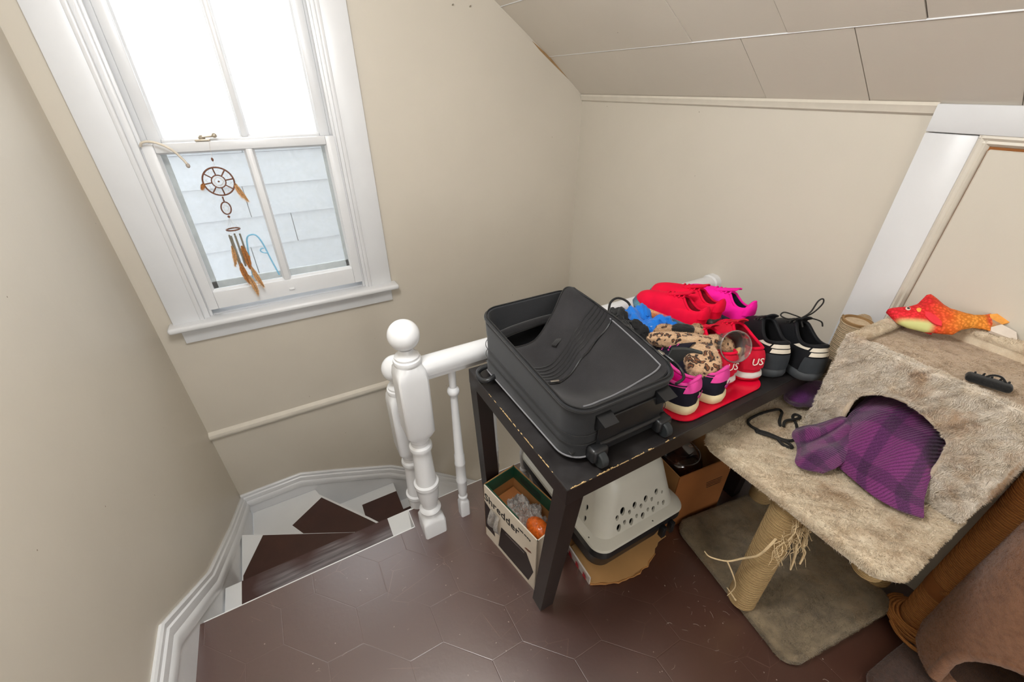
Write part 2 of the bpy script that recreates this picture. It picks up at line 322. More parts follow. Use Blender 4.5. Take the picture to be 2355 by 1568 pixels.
# ------------------------------------------------------------------ mesh helpers
class MB:
    def __init__(s): s.v = []; s.f = []; s.uv = {}
    def add(s, vs, fs, uv=None):
        o = len(s.v); s.v += [tuple(p) for p in vs]; s.f += [tuple(i+o for i in f) for f in fs]
        if uv:
            for i, c in enumerate(uv): s.uv[o+i] = c
        return s
    def xf(s, mat, start=0):
        s.v = s.v[:start] + [tuple(mat @ Vector(p)) for p in s.v[start:]]; return s
    def box(s, x0, x1, y0, y1, z0, z1):
        vs = [(x, y, z) for z in (z0, z1) for y in (y0, y1) for x in (x0, x1)]
        return s.add(vs, [(0, 2, 3, 1), (4, 5, 7, 6), (0, 1, 5, 4), (1, 3, 7, 5), (3, 2, 6, 7), (2, 0, 4, 6)])
    def hexa(s, b, t):   # bottom quad, top quad (ccw from above)
        vs = list(b)+list(t)
        return s.add(vs, [(3, 2, 1, 0), (4, 5, 6, 7), (0, 1, 5, 4), (1, 2, 6, 5), (2, 3, 7, 6), (3, 0, 4, 7)])
    def rbox(s, c, size, bev=.005, seg=2, mat=None):
        bm = bmesh.new(); bmesh.ops.create_cube(bm, size=1.0)
        for v in bm.verts: v.co = Vector((v.co.x*size[0], v.co.y*size[1], v.co.z*size[2]))
        if bev: bmesh.ops.bevel(bm, geom=list(bm.edges), offset=bev, segments=seg, profile=.5, affect='EDGES')
        mt = Matrix.Translation(c) @ (mat if mat else Matrix())
        bm.verts.index_update()
        s.add([mt @ v.co for v in bm.verts], [tuple(v.index for v in f.verts) for f in bm.faces]); bm.free(); return s
    def prism(s, poly, ext, org=(0, 0, 0)):
        n = len(poly); e = Vector(ext); o = Vector(org)
        a = [o+Vector(p) for p in poly]; b = [p+e for p in a]
        return s.add(a+b, [tuple(range(n-1, -1, -1)), tuple(range(n, 2*n))] + [(i, (i+1) % n, n+(i+1) % n, n+i) for i in range(n)])
    def loft(s, rings, cap=True, closed=False, uvs=False):
        n = len(rings[0]); vs = [p for r in rings for p in r]; fs = []
        m = len(rings)
        for i in range(m if closed else m-1):
            for j in range(n):
                a, b = i*n+j, i*n+(j+1) % n; c, d = ((i+1) % m)*n+(j+1) % n, ((i+1) % m)*n+j
                fs.append((a, b, c, d))
        if cap and not closed: fs += [tuple(range(n-1, -1, -1)), tuple(range((m-1)*n, m*n))]
        return s.add(vs, fs)
    def lathe(s, prof, seg=24, c=(0, 0, 0), cap=True):   # prof: (r, z[, exponent])
        rings = []
        for p in prof:
            e = p[2] if len(p) > 2 else 2.0
            rg = []
            for k in range(seg):
                a = 2*PI*(k+.5)/seg; ca, sa = math.cos(a), math.sin(a)
                q = (abs(ca)**e+abs(sa)**e)**(-1/e)
                rg.append((c[0]+p[0]*ca*q, c[1]+p[0]*sa*q, c[2]+p[1]))
            rings.append(rg)
        return s.loft(rings, cap)
    def tube(s, pts, r, seg=8, closed=False):
        pts = [Vector(p) for p in pts]; n = len(pts); rings = []
        nrm = None
        for i, p in enumerate(pts):
            if closed: t = pts[(i+1) % n]-pts[i-1]
            else: t = pts[min(i+1, n-1)]-pts[max(i-1, 0)]
            t = t.normalized() if t.length > 1e-9 else Vector((0, 0, 1))
            if nrm is None:
                nrm = t.orthogonal().normalized()
            nrm = (nrm-t*nrm.dot(t)); nrm = nrm.normalized() if nrm.length > 1e-6 else t.orthogonal().normalized()
            bn = t.cross(nrm); rr = r[i] if isinstance(r, (list, tuple)) else r
            rings.append([p+nrm*math.cos(2*PI*k/seg)*rr+bn*math.sin(2*PI*k/seg)*rr for k in range(seg)])
        return s.loft(rings, not closed, closed)
    def grid(s, fn, nu, nv, thick=0.0):
        P = [[Vector(fn(i/nu, j/nv)) for j in range(nv+1)] for i in range(nu+1)]
        idx = lambda i, j: i*(nv+1)+j
        vs = [P[i][j] for i in range(nu+1) for j in range(nv+1)]; uv = [(i/nu, j/nv) for i in range(nu+1) for j in range(nv+1)]
        fs = [(idx(i, j), idx(i+1, j), idx(i+1, j+1), idx(i, j+1)) for i in range(nu) for j in range(nv)]
        if thick:
            N = [Vector((0, 0, 0)) for _ in vs]
            for f in fs:
                nn = (vs[f[2]]-vs[f[0]]).cross(vs[f[3]]-vs[f[1]])
                for q in f: N[q] += nn
            o = len(vs); vs2 = [v-(N[i].normalized() if N[i].length > 1e-12 else Vector((0, 0, 1)))*thick for i, v in enumerate(vs)]
            bd = [idx(i, 0) for i in range(nu+1)]+[idx(nu, j) for j in range(1, nv+1)]+[idx(i, nv) for i in range(nu-1, -1, -1)]+[idx(0, j) for j in range(nv-1, 0, -1)]
            fs = fs+[tuple(q+o for q in reversed(f)) for f in fs]+[(bd[(k+1) % len(bd)], bd[k], bd[k]+o, bd[(k+1) % len(bd)]+o) for k in range(len(bd))]
            vs = vs+vs2; uv = uv+uv
        return s.add(vs, fs, uv)
    def sphere(s, c, r, nu=16, nv=10, fn=None):
        r = (r, r, r) if not isinstance(r, (tuple, list)) else r
        rings = []
        for j in range(1, nv):
            ph = PI*j/nv
            rings.append([Vector((math.sin(ph)*math.cos(2*PI*i/nu), math.sin(ph)*math.sin(2*PI*i/nu), -math.cos(ph))) for i in range(nu)])
        allr = [Vector((0, 0, -1))]+[p for g in rings for p in g]+[Vector((0, 0, 1))]
        out = []
        for d in allr:
            k = fn(d) if fn else 1.0
            out.append((c[0]+d.x*r[0]*k, c[1]+d.y*r[1]*k, c[2]+d.z*r[2]*k))
        L = len(allr)-1; fs = []
        for i in range(nu): fs.append((0, 1+(i+1) % nu, 1+i)); fs.append((L, L-nu+i, L-nu+(i+1) % nu))
        for j in range(nv-2):
            for i in range(nu): a = 1+j*nu; fs.append((a+i, a+(i+1) % nu, a+nu+(i+1) % nu, a+nu+i))
        return s.add(out, fs)

WMX = {}
def mesh_of(name, mb, smooth):
    me = bpy.data.meshes.new(name); me.from_pydata(mb.v, [], mb.f)
    if mb.uv:
        ul = me.uv_layers.new(name='UVMap')
        for lp in me.loops:
            ul.data[lp.index].uv = mb.uv.get(lp.vertex_index, (0, 0))
    bm = bmesh.new(); bm.from_mesh(me); bmesh.ops.recalc_face_normals(bm, faces=bm.faces); bm.to_mesh(me); bm.free()
    if smooth is not None and smooth > 0:
        for p in me.polygons: p.use_smooth = True
        me.set_sharp_from_angle(angle=R(smooth))
    me.update(); return me
def obj(name, mb, mat, parent=None, smooth=40, label=None, world=False, kind=None):
    me = mesh_of(name, mb, smooth) if isinstance(mb, MB) else mb
    if mat and not me.materials: me.materials.append(M[mat])
    o = bpy.data.objects.new(name, me); COL.objects.link(o)
    if parent is not None:
        o.parent = parent
        if world: me.transform(WMX[parent.name].inverted())
        WMX[o.name] = WMX[parent.name].copy()
    else: WMX[o.name] = Matrix()
    if label: o['label'] = label
    if kind: o['kind'] = kind
    return o
def tag(o, label, cat, group=None):
    o['label'] = label; o['category'] = cat
    if group: o['group'] = group
    return o
def thing(name, label, cat, loc=(0, 0, 0), rot=(0, 0, 0), group=None, kind=None):
    o = bpy.data.objects.new(name, None); COL.objects.link(o); o.location = loc; o.rotation_euler = rot; o.empty_display_size = .05
    if kind: o['kind'] = kind
    if cat: o['category'] = cat
    if label: o['label'] = label
    if group: o['group'] = group
    WMX[o.name] = Matrix.Translation(loc) @ Euler(rot).to_matrix().to_4x4(); return o
def inst(src, name, parent, mat=Matrix()):
    c = bpy.data.objects.new(name, src.data); COL.objects.link(c); c.parent = parent; c.matrix_basis = mat; WMX[c.name] = WMX[parent.name] @ mat; return c
def nz(p, s=1.0, o=0.0): return noise.noise(Vector((p[0]*s+o, p[1]*s+o*1.7, p[2]*s-o)))
def text_mesh(txt, size, ext=.0006):
    cu = bpy.data.curves.new('lettering', 'FONT'); cu.body = txt; cu.size = size; cu.extrude = ext; cu.align_x = 'CENTER'; cu.align_y = 'CENTER'; cu.resolution_u = 2
    o = bpy.data.objects.new('lettering', cu); COL.objects.link(o)
    dg = bpy.context.evaluated_depsgraph_get(); me = bpy.data.meshes.new_from_object(o.evaluated_get(dg)); bpy.data.objects.remove(o); bpy.data.curves.remove(cu)
    me.materials.clear(); return me
def boolean(o, cutter_mb):
    cm = mesh_of('cutter', cutter_mb, 0); co = bpy.data.objects.new('cutter', cm); COL.objects.link(co)
    co.matrix_world = Matrix()
    md = o.modifiers.new('cut', 'BOOLEAN'); md.object = co; md.operation = 'DIFFERENCE'; md.solver = 'EXACT'
    dg = bpy.context.evaluated_depsgraph_get(); me = bpy.data.meshes.new_from_object(o.evaluated_get(dg)); o.modifiers.clear(); old = o.data; o.data = me
    bpy.data.objects.remove(co); return o
def cr(pts, n, closed=False):   # Catmull-Rom resample
    pts = [Vector(p) for p in pts]; out = []; m = len(pts)
    segs = m if closed else m-1
    for i in range(segs):
        p0 = pts[(i-1) % m] if closed else pts[max(i-1, 0)]; p1 = pts[i]; p2 = pts[(i+1) % m]; p3 = pts[(i+2) % m] if closed else pts[min(i+2, m-1)]
        for k in range(n):
            t = k/n
            out.append(.5*((2*p1)+(-p0+p2)*t+(2*p0-5*p1+4*p2-p3)*t*t+(-p0+3*p1-3*p2+p3)*t**3))
    if not closed: out.append(pts[-1])
    return out

# ================================================================== ROOM SHELL
XL, XR, YW, YB = -0.575, 1.612, 2.10, -3.2
ZC = 2.30; ZLOW = -2.6
def struct(name, mb, mat, smooth=0, parent=None):
    o = obj(name, mb, mat, parent, smooth)
    if parent is None: o['kind'] = 'structure'
    return o
SLOPE = [(1.612, 1.458), (1.385, 1.63), (1.115, 1.808), (0.37, 2.30)]
struct('wall_left', MB().box(XL-.12, XL, YB, YW+.15, ZLOW, ZC+.1), 'paint_beige')
# window wall with an opening
wx0, wx1, wz0, wz1 = -0.405, 0.345, 0.60, 2.02
mb = MB(); mb.box(XL, wx0, YW, YW+.15, ZLOW, ZC+.1); mb.box(wx1, XR+.12, YW, YW+.15, ZLOW, ZC+.1); mb.box(wx0, wx1, YW, YW+.15, ZLOW, wz0); mb.box(wx0, wx1, YW, YW+.15, wz1, ZC+.1)
struct('wall_back', mb, 'paint_beige')
struct('wall_right', MB().box(XR, XR+.12, YB, YW, ZLOW, 1.62), 'paint_beige_knee')
mb = MB(); mb.box(XL, -.4, YB-.12, YB, ZLOW, ZC+.1); mb.box(1.3, XR, YB-.12, YB, ZLOW, ZC+.1); mb.box(-.4, 1.3, YB-.12, YB, ZLOW, .55); mb.box(-.4, 1.3, YB-.12, YB, 2.05, ZC+.1)
struct('wall_front', mb, 'paint_beige')
w2 = bpy.data.objects.new('rear_fill_window', None); COL.objects.link(w2); w2['kind'] = 'structure'; WMX['rear_fill_window'] = Matrix()  # unseen rear window, added to let in soft frontal fill
for (a, b, c, d) in ((-.4, -.35, .55, 2.05), (1.25, 1.3, .55, 2.05), (-.35, 1.25, .55, .60), (-.35, 1.25, 2.0, 2.05), (.43, .47, .60, 2.0)): obj('frame_bar', MB().box(a, b, YB-.09, YB-.03, c, d), 'white_paint', w2, 0)
for (a, b) in ((-.35, .43), (.47, 1.25)): obj('pane', MB().box(a, b, YB-.06, YB-.057, .60, 2.0), 'window_glass', w2, 0)
struct('ceiling', MB().box(XL, 0.40, YB, YW, ZC, ZC+.1), 'paint_beige_ceiling')
# sloped ceiling: backing board with separate panels below it
sl = bpy.data.objects.new('ceiling_slope', None); COL.objects.link(sl); sl['kind'] = 'structure'; WMX['ceiling_slope'] = Matrix()
mb = MB()
for (a, b) in zip(SLOPE[:-1], SLOPE[1:]):
    d = Vector((b[0]-a[0], 0, b[1]-a[1])).normalized(); nrm = Vector((-d.z, 0, d.x)); nrm = nrm if nrm.z > 0 else -nrm
    o1 = nrm*.006; o2 = nrm*.08
    A = Vector((a[0], 0, a[1])); B = Vector((b[0], 0, b[1]))
    q = [A+o1+Vector((0, YB, 0)), B+o1+Vector((0, YB, 0)), B+o1+Vector((0, YW, 0)), A+o1+Vector((0, YW, 0))]
    mb.hexa(q, [p+o2 for p in q])
obj('backing_board', mb, 'siding_gap', sl, 0)
def slope_panel(row, y0, y1, g0=.0012, g1=.0012, drop=0.0):
    a, b = SLOPE[row], SLOPE[row+1]
    A = Vector((a[0], 0, a[1])); B = Vector((b[0], 0, b[1])); d = (B-A).normalized(); n = Vector((-d.z, 0, d.x)); n = n if n.z > 0 else -n
    A2 = A+d*.0008-n*drop; B2 = B-d*.0008-n*drop*.2
    y0 += g0; y1 -= g1
    q = [A2+Vector((0, y0, 0)), B2+Vector((0, y0, 0)), B2+Vector((0, y1, 0)), A2+Vector((0, y1, 0))]
    obj('ceiling_panel', MB().hexa(q, [p+n*.0055 for p in q]), 'paint_beige_ceiling', sl, 0)
ys0 = [2.1, 1.04, .72, .40, .08, -.24, -.56, -.88, -1.2, -1.6, -2.2, -2.7, YB]
for i in range(len(ys0)-1): slope_panel(0, ys0[i+1], ys0[i], drop=.0015*(i % 2))
ys1 = [2.1, 1.22, .89, .57, .25, -.07, -.39, -.71, -1.03, -1.6, -2.2, -2.7, YB]
for i in range(len(ys1)-1): slope_panel(1, ys1[i+1], ys1[i], drop=.0015*((i+1) % 2), g0=.0022 if i == 2 else .001)
ys2 = [2.1, 1.38, 1.06, .74, .42, .10, -.22, -.86, -1.2, -1.6, -2.2, -2.7, YB]
for i in range(len(ys2)-1): slope_panel(2, ys2[i+1], ys2[i])
# water stain filler strip along the ceiling edge
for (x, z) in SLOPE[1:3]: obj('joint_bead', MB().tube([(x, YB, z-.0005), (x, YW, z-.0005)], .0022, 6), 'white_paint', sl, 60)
obj('stained_gap', MB().prism([(1.285, YW-.0015, 1.688), (1.40, YW-.0015, 1.622), (1.512, YW-.0015, 1.534), (1.40, YW-.0015, 1.606), (1.33, YW-.0015, 1.652)], (0, .0015, 0)), 'cardboard_tube', sl, 0, label='brown stained gap')
for (x, z) in ((.882, 1.798), (.963, 1.798)): obj('nail', MB().tube([(x, YW, z), (x, YW-.012, z+.002)], .0022, 8), 'chime_metal', bpy.data.objects['wall_back'], 40)
# crown strip on the knee wall
mb = MB()
prof = [(1.612, 1.462), (1.597, 1.466), (1.593, 1.458), (1.598, 1.448), (1.600, 1.440), (1.606, 1.436), (1.612, 1.434)]
mb.loft([[Vector((p[0], y, p[1])) for p in prof] for y in (0.553, 1.3, 2.098)])
struct('trim_1', mb, 'trim_beige', 40)
# corner quarter strip window wall / knee wall
# chair rail at floor level on the window wall
mb = MB(); prof = [(0, -.034), (-.006, -.032), (-.018, -.022), (-.022, -.008), (-.018, .004), (-.008, .010), (0, .016)]
mb.loft([[Vector((x, YW+p[0], p[1])) for p in prof] for x in (XL, .4, XR)])
struct('trim_2', mb, 'trim_beige', 40)

# ---------------------------------------------------------------- floor with hexagonal tiles
EDGE_Y = 1.10; RAIL_Y = 1.185
fl = bpy.data.objects.new('floor', None); COL.objects.link(fl); fl['kind'] = 'structure'; WMX['floor'] = Matrix()
mb = MB(); mb.box(XL, .17, YB, EDGE_Y-.006, -.2, -.0022); mb.box(.17, XR, YB, RAIL_Y-.004, -.2, -.0022)
obj('subfloor', mb, 'floor', fl, 0)
ea, eb, ec = Vector((.114, -.12, 0)), Vector((.106, 0, 0)), Vector((0, .12, 0))
HX = [Vector((0, 0, 0)), ea, ea+eb, ea+eb+ec, eb+ec, ec]
def clip(poly, ax, lim, keep_less):
    out = []
    for i in range(len(poly)):
        p, q = poly[i], poly[(i+1) % len(poly)]
        ip = (p[ax] <= lim) == keep_less or abs(p[ax]-lim) < 1e-9; iq = (q[ax] <= lim) == keep_less or abs(q[ax]-lim) < 1e-9
        if ip: out.append(p)
        if ip != iq and abs(q[ax]-p[ax]) > 1e-9:
            t = (lim-p[ax])/(q[ax]-p[ax]); out.append(p+(q-p)*t)
    return out
def tile_piece(poly):
    c = sum(poly, Vector((0, 0, 0)))/len(poly); n = len(poly)
    g = .00002; bv = .0022
    def shrink(d): return [p+(c-p).normalized()*min(d, (c-p).length*.4) for p in poly]
    a = [Vector((p.x, p.y, -.0021)) for p in shrink(g)]; b = [Vector((p.x, p.y, -.00019)) for p in shrink(g)]; t = [Vector((p.x, p.y, 0)) for p in shrink(bv)]
    return MB().loft([a, b, t])
v1, v2 = ea+eb, eb+ec
base = Vector((-.54, 1.02, 0))
for i in range(-16, 17):
    for j in range(-22, 23):
        o0 = base+v1*i+v2*j
        poly = [o0+p for p in HX]
        c = sum(poly, Vector())/6
        if not (-.8 < c.x < 1.8 and -.75 < c.y < 1.35): continue
        parts = []
        for (xa, xb, yb) in (((XL, XR, EDGE_Y),) if max(p.y for p in poly) < EDGE_Y-.004 else ((XL, .17, EDGE_Y-.004), (.17, XR, RAIL_Y-.004))):
            q = clip(poly, 0, xa, False); q = clip(q, 0, xb, True) if len(q) > 2 else q; q = clip(q, 1, yb, True) if len(q) > 2 else q
            q = clip(q, 1, -.7, False) if len(q) > 2 else q
            if len(q) > 2:
                A = abs(sum(q[k].x*q[(k+1) % len(q)].y-q[(k+1) % len(q)].x*q[k].y for k in range(len(q)))/2)
                if A > 2e-4: obj('floor_tile', tile_piece(q), 'floor', fl, 0)
obj('rear_flooring', MB().box(XL, XR, YB, -.7, -.002, 0), 'floor', fl, 0)
# white painted edge line of the landing
mb = MB(); mb.box(XL+.03, .172, EDGE_Y-.006, EDGE_Y, -.03, -.0005); obj('landing_nosing', mb, 'stair_white', fl, 0)
mb = MB(); mb.box(.172, XR, RAIL_Y-.004, RAIL_Y, -.2, -.0005); mb.box(.168, .172, EDGE_Y-.006, RAIL_Y, -.2, -.0005); obj('stairwell_edge', mb, 'stair_white', fl, 0)

# ---------------------------------------------------------------- staircase
st = thing('staircase', 'brown and white painted winder stairs going down below the window', 'staircase', (0, 1.1, 0))
RH = .20
def tread(poly, z, mat, nm='tread', th=.03): obj(nm, MB().prism([(p[0], p[1], z-th) for p in poly], (0, 0, th)), mat, st, 0, world=True)
def runner(poly, z, mat='tread_brown'): obj('brown_paint', MB().prism([(p[0], p[1], z) for p in poly], (0, 0, .0012)), mat, st, 0, world=True)
piv = (.205, 1.375); XS, YS = XL+.025, YW-.022
# plan lines: nosings
T1n = 1.347
t1 = [(XS, 1.02), (.28, 1.02), (.28, T1n), (XS, T1n)]
t2 = [(XS, T1n-.03), (.26, T1n-.03), (.205, 1.40), (.064, 1.444), (XS, 1.765)]
t3 = [(XS, 1.60), (.26, 1.33), (.26, 1.38), (.03, 1.72), (-.2, 2.03), (-.215, YS), (XS, YS)]
t4 = [(-.30, YS), (-.30, 1.70), (.03, 1.36), (.235, 1.30), (.235, YS)]
tread(t1, -RH, 'stair_white'); tread(t2, -2*RH, 'stair_white'); tread(t3, -3*RH, 'stair_white'); tread(t4, -4*RH, 'stair_white')
runner([(-.493, 1.03), (.094, 1.03), (.094, T1n), (-.493, T1n)], -RH, 'tread_worn')
runner([(-.545, T1n-.02), (.19, T1n-.02), (.19, 1.385), (.064, 1.443), (-.458, 1.712), (-.545, 1.53)], -2*RH)
runner([(-.36, 1.88), (-.305, 1.785), (-.25, 1.48), (.20, 1.40), (.2, 1.46), (.02, 1.712), (-.19, 1.998)], -3*RH)
runner([(.012, 2.0), (.012, 1.40), (.235, 1.32), (.235, 2.0)], -4*RH)
# straight treads below going down along the window wall
for k in range(5, 10):
    x0 = .205+(k-5)*.235
    tread([(x0, 1.24), (x0+.265, 1.24), (x0+.265, YS), (x0, YS)], -k*RH, 'stair_white')
    runner([(x0, 1.32), (x0+.264, 1.32), (x0+.264, 2.0), (x0, 2.0)], -k*RH)
# risers
def riser(a, b, z1): 
    A = Vector((a[0], a[1], z1-RH)); B = Vector((b[0], b[1], z1-RH)); d = (B-A).normalized(); n = Vector((-d.y, d.x, 0))*.012
    obj('riser', MB().prism([A, B, B+n, A+n], (0, 0, RH-.03)), 'stair_white', st, 0, world=True)
riser((.17, 1.075), (XS, 1.075), 0); riser((.28, 1.32), (XS, 1.32), -RH); riser((.2, 1.37), (XS, 1.735), -2*RH); riser((.2, 1.40), (-.22, 2.0), -3*RH); riser((.21, 1.24), (.21, YS), -4*RH)
# inner wall of the stairwell below the landing
struct('wall_stairwell', MB().box(.30, XR, RAIL_Y, RAIL_Y+.05, ZLOW, -.2), 'paint_beige')

# ---------------------------------------------------------------- skirting with moulded cap along the stairs
CAP = [(0, 0), (.008, .002), (.013, -.004), (.013, -.018), (.019, -.022), (.021, -.034), (.021, -.046), (.026, -.052), (.028, -.066), (.026, -.084), (.020, -.088), (.020, -.40)]
def skirt(name, pts, axis, side):
    # pts: (coord along wall, z top); axis 'y' on left wall, 'x' on window wall
    rings = []
    for k, (u, z) in enumerate(pts):
        def slope(a, b): return (b[1]-a[1])/(b[0]-a[0])
        s = []
        if k > 0: s.append(slope(pts[k-1], pts[k]))
        if k < len(pts)-1: s.append(slope(pts[k], pts[k+1]))
        ang = sum(math.atan(q) for q in s)/len(s)
        du, dz = -math.sin(ang), math.cos(ang)
        cf = math.cos((math.atan(s[0])-math.atan(s[-1]))/2) if len(s) == 2 else 1.0
        rg = []
        for (o, h) in CAP:
            hh = h/cf
            uu, zz = (u-du*(-hh), z+dz*hh) if h > -.3 else (u, z-.42)
            rg.append(Vector((XL+o, uu, zz)) if axis == 'y' else Vector((uu, YW-o, zz)))
        base = Vector((XL-.002, u, z-.42)) if axis == 'y' else Vector((u, YW+.002, z-.42))
        rg.append(base)
        rings.append(rg)
    return struct(name, MB().loft(rings), 'white_gloss', 35)
skirt('baseboard_left', [(YB, .218), (.99, .218), (1.36, -.085), (1.75, -.30), (2.098, -.47)], 'y', 1)
skirt('baseboard_back', [(XL+.002, -.455), (-.26, -.445), (-.08, -.515), (.25, -.655), (.56, -.90), (1.2, -1.46), (XR, -1.83)], 'x', 1)

# ---------------------------------------------------------------- window
wn = bpy.data.objects.new('window_1', None); COL.objects.link(wn); wn['kind'] = 'structure'; WMX['window_1'] = Matrix()
def casing(x0, x1, z0, z1, inner):
    mb = MB(); mb.rbox(((x0+x1)/2, YW-.010, (z0+z1)/2), (x1-x0, .020, z1-z0), .003, 2)
    # stepped inner bead
    xi = inner; sgn = 1 if inner > (x0+x1)/2 else -1
    mb.rbox((xi+sgn*.006, YW-.011, (z0+z1)/2), (.018, .026, z1-z0), .005, 2)
    return mb
o = obj('casing', casing(-.506, -.405, .615, 2.05, -.405), 'white_paint', wn, 30)
obj('casing', casing(.338, .440, .615, 2.05, .338), 'white_paint', wn, 30)
obj('casing', MB().rbox((-.033, YW-.011, 2.09), (.99, .022, .09), .003, 2), 'white_paint', wn, 30)
obj('stool', MB().rbox((-.030, 2.075, .612), (.992, .082, .026), .010, 3), 'white_gloss', wn, 40)
obj('apron', MB().rbox((-.029, YW-.009, .563), (.924, .018, .074), .003, 2), 'white_paint', wn, 30)
# jamb, stops and parting beads
mb = MB()
for x0, x1, sg in ((-.405, -.393, 1), (.333, .345, -1)):
    mb.box(x0, x1, YW-.004, YW+.15, .6, 2.02)
obj('jamb', mb, 'white_paint', wn, 0)
for sx, sg in ((-.393, 1), (.333, -1)):
    mb = MB()
    mb.rbox((sx+sg*.012, YW-.002, 1.32), (.024, .016, 1.40), .004, 2); mb.rbox((sx+sg*.017, YW+.014, 1.32), (.034, .014, 1.40), .003, 2)
    obj('stop_bead', mb, 'white_gloss', wn, 40)
for (a, b) in ((-.393, -.344), (.291, .333)): obj('sash_track', MB().rbox(((a+b)/2, YW+.066, 1.65), (b-a, .04, .72), .003, 1), 'white_paint', wn, 20)
for (a, b) in ((-.393, -.366), (.303, .333)): obj('sash_track', MB().rbox(((a+b)/2, YW+.03, .97), (b-a, .03, .70), .003, 1), 'white_paint', wn, 20)
obj('jamb_head', MB().box(-.405, .345, YW, YW+.15, 2.0, 2.02), 'white_paint', wn, 0)
obj('sill', MB().box(-.405, .345, YW+.02, YW+.17, .585, .625), 'white_paint', wn, 0)
def sash(nm, x0, x1, z0, z1, y, stile, top, bot, th=.034, mx=-.028, mw=.022):
    e = bpy.data.objects.new(nm, None); COL.objects.link(e); e.parent = wn; WMX[e.name] = Matrix()
    def bar(a, b, c, d, nmx, ch=.006):
        cx_, cz_ = (a+b)/2, (c+d)/2
        obj(nmx, MB().rbox((cx_, y, cz_), (b-a, th, d-c), .003, 2), 'white_gloss', e, 30)
    bar(x0, x0+stile, z0, z1, 'stile'); bar(x1-stile, x1, z0, z1, 'stile'); bar(x0+stile, x1-stile, z1-top, z1, 'top_rail'); bar(x0+stile, x1-stile, z0, z0+bot, 'bottom_rail')
    bar(mx-mw/2, mx+mw/2, z0+bot, z1-top, 'muntin')
    # glazing bead, bevelled inward
    for (a, b) in ((x0+stile, mx-mw/2), (mx+mw/2, x1-stile)):
        c, d = z0+bot, z1-top
        q0 = [(a, c), (b, c), (b, d), (a, d)]; k = .007
        q1 = [(a+k, c+k), (b-k, c+k), (b-k, d-k), (a+k, d-k)]
        obj('glazing_bead', MB().loft([[Vector((p[0], y-th*.3, p[1])) for p in q0], [Vector((p[0], y+th*.1, p[1])) for p in q1], [Vector((p[0], y+th*.35, p[1])) for p in q1], [Vector((p[0], y+th*.35, p[1])) for p in q0]], False), 'white_gloss', e, 0)
        obj('pane', MB().box(a+.001, b-.001, y+th*.12, y+th*.12+.003, c+.001, d-.001), 'window_glass', e, 0)
    return e
lower = sash('lower_sash', -.366, .303, .652, 1.322, YW+.018, .038, .032, .078, mw=.024)
upper = sash('upper_sash', -.345, .292, 1.296, 1.995, YW+.060, .040, .045, .034, mw=.020)
obj('finger_lift', MB().rbox((-.021, YW-.002, .684), (.026, .012, .012), .005, 3), 'white_gloss', lower, 40)
mb = MB(); mb.rbox((-.172, 2.118, 1.327), (.05, .026, .008), .003, 2); mb.lathe([(.011, 0), (.012, .006), (.008, .012), (.002, .014)], 16, (-.172, 2.116, 1.331)); mb.rbox((-.150, 2.110, 1.339), (.044, .014, .007), .003, 2, Matrix.Rotation(.25, 4, 'Z')); mb.sphere((-.129, 2.104, 1.342), .009, 12, 8)
obj('sash_lock', mb, 'aged_brass', lower, 40)
# outer storm window
mb = MB()
sx0, sx1, sz0, sz1 = -.345, .285, .66, 1.32
for a, b, c, d in ((sx0, sx0+.030, sz0, sz1), (sx1-.030, sx1, sz0, sz1), (sx0, sx1, sz0, sz0+.078), (sx0, sx1, sz1-.045, sz1)): mb.box(a, b, YW+.115, YW+.128, c, d)
obj('storm_sash', mb, 'storm_frame', wn, 0)
obj('storm_pane', MB().box(sx0+.03, sx1-.03, YW+.119, YW+.122, sz0+.078, sz1-.045), 'storm_glass', wn, 0)
mb = MB()
for a, b in ((-.393, -.345), (.285, .333)): mb.box(a, b, YW+.112, YW+.13, .625, 2.0)
obj('storm_frame', mb, 'white_paint', wn, 0)

# ---------------------------------------------------------------- access door in the knee wall
dr = bpy.data.objects.new('door_1', None); COL.objects.link(dr); dr['kind'] = 'structure'; WMX['door_1'] = Matrix()
xk = XR
obj('casing', MB().rbox((xk-.009, .500, .76), (.018, .112, 1.27), .003, 2), 'white_paint', dr, 30)
obj('casing_head', MB().rbox((xk-.010, .14, 1.430), (.020, .832, .066), .003, 2), 'white_paint', dr, 30)
obj('casing', MB().rbox((xk-.009, -.22, .76), (.018, .112, 1.27), .003, 2), 'white_paint', dr, 30)
def molding(a0, a1, nm):
    pr = [(0, 0), (.016, 0), (.018, .006), (.012, .012), (.014, .018), (.006, .024), (0, .026)]
    d = (Vector(a1)-Vector(a0)).normalized(); inn = Vector((0, 0, -1)) if abs(d.y) > .5 else Vector((0, -1 if a0[1] > .1 else 1, 0))
    obj(nm, MB().loft([[Vector(a)+Vector((-p[0], 0, 0))+inn*p[1] for p in pr] for a in (a0, a1)]), 'trim_beige', dr, 40)
molding((xk, .444, .13), (xk, .444, 1.397), 'stop_moulding'); molding((xk, -.164, .13), (xk, -.164, 1.397), 'stop_moulding'); molding((xk, .444, 1.397), (xk, -.164, 1.397), 'stop_moulding')
obj('dark_gap', MB().box(xk-.003, xk, -.142, .424, .13, 1.374), 'cardboard_dark', dr, 0)
obj('door_panel', MB().rbox((xk-.006, .141, .75), (.010, .552, 1.232), .003, 1), 'paint_beige_knee', dr, 20)
# plaster batten under the crown between corner and casing
obj('baseboard_right', MB().rbox((xk-.006, .82, .07), (.012, .5, .14), .003, 1), 'white_paint', None, 20)['kind'] = 'structure'

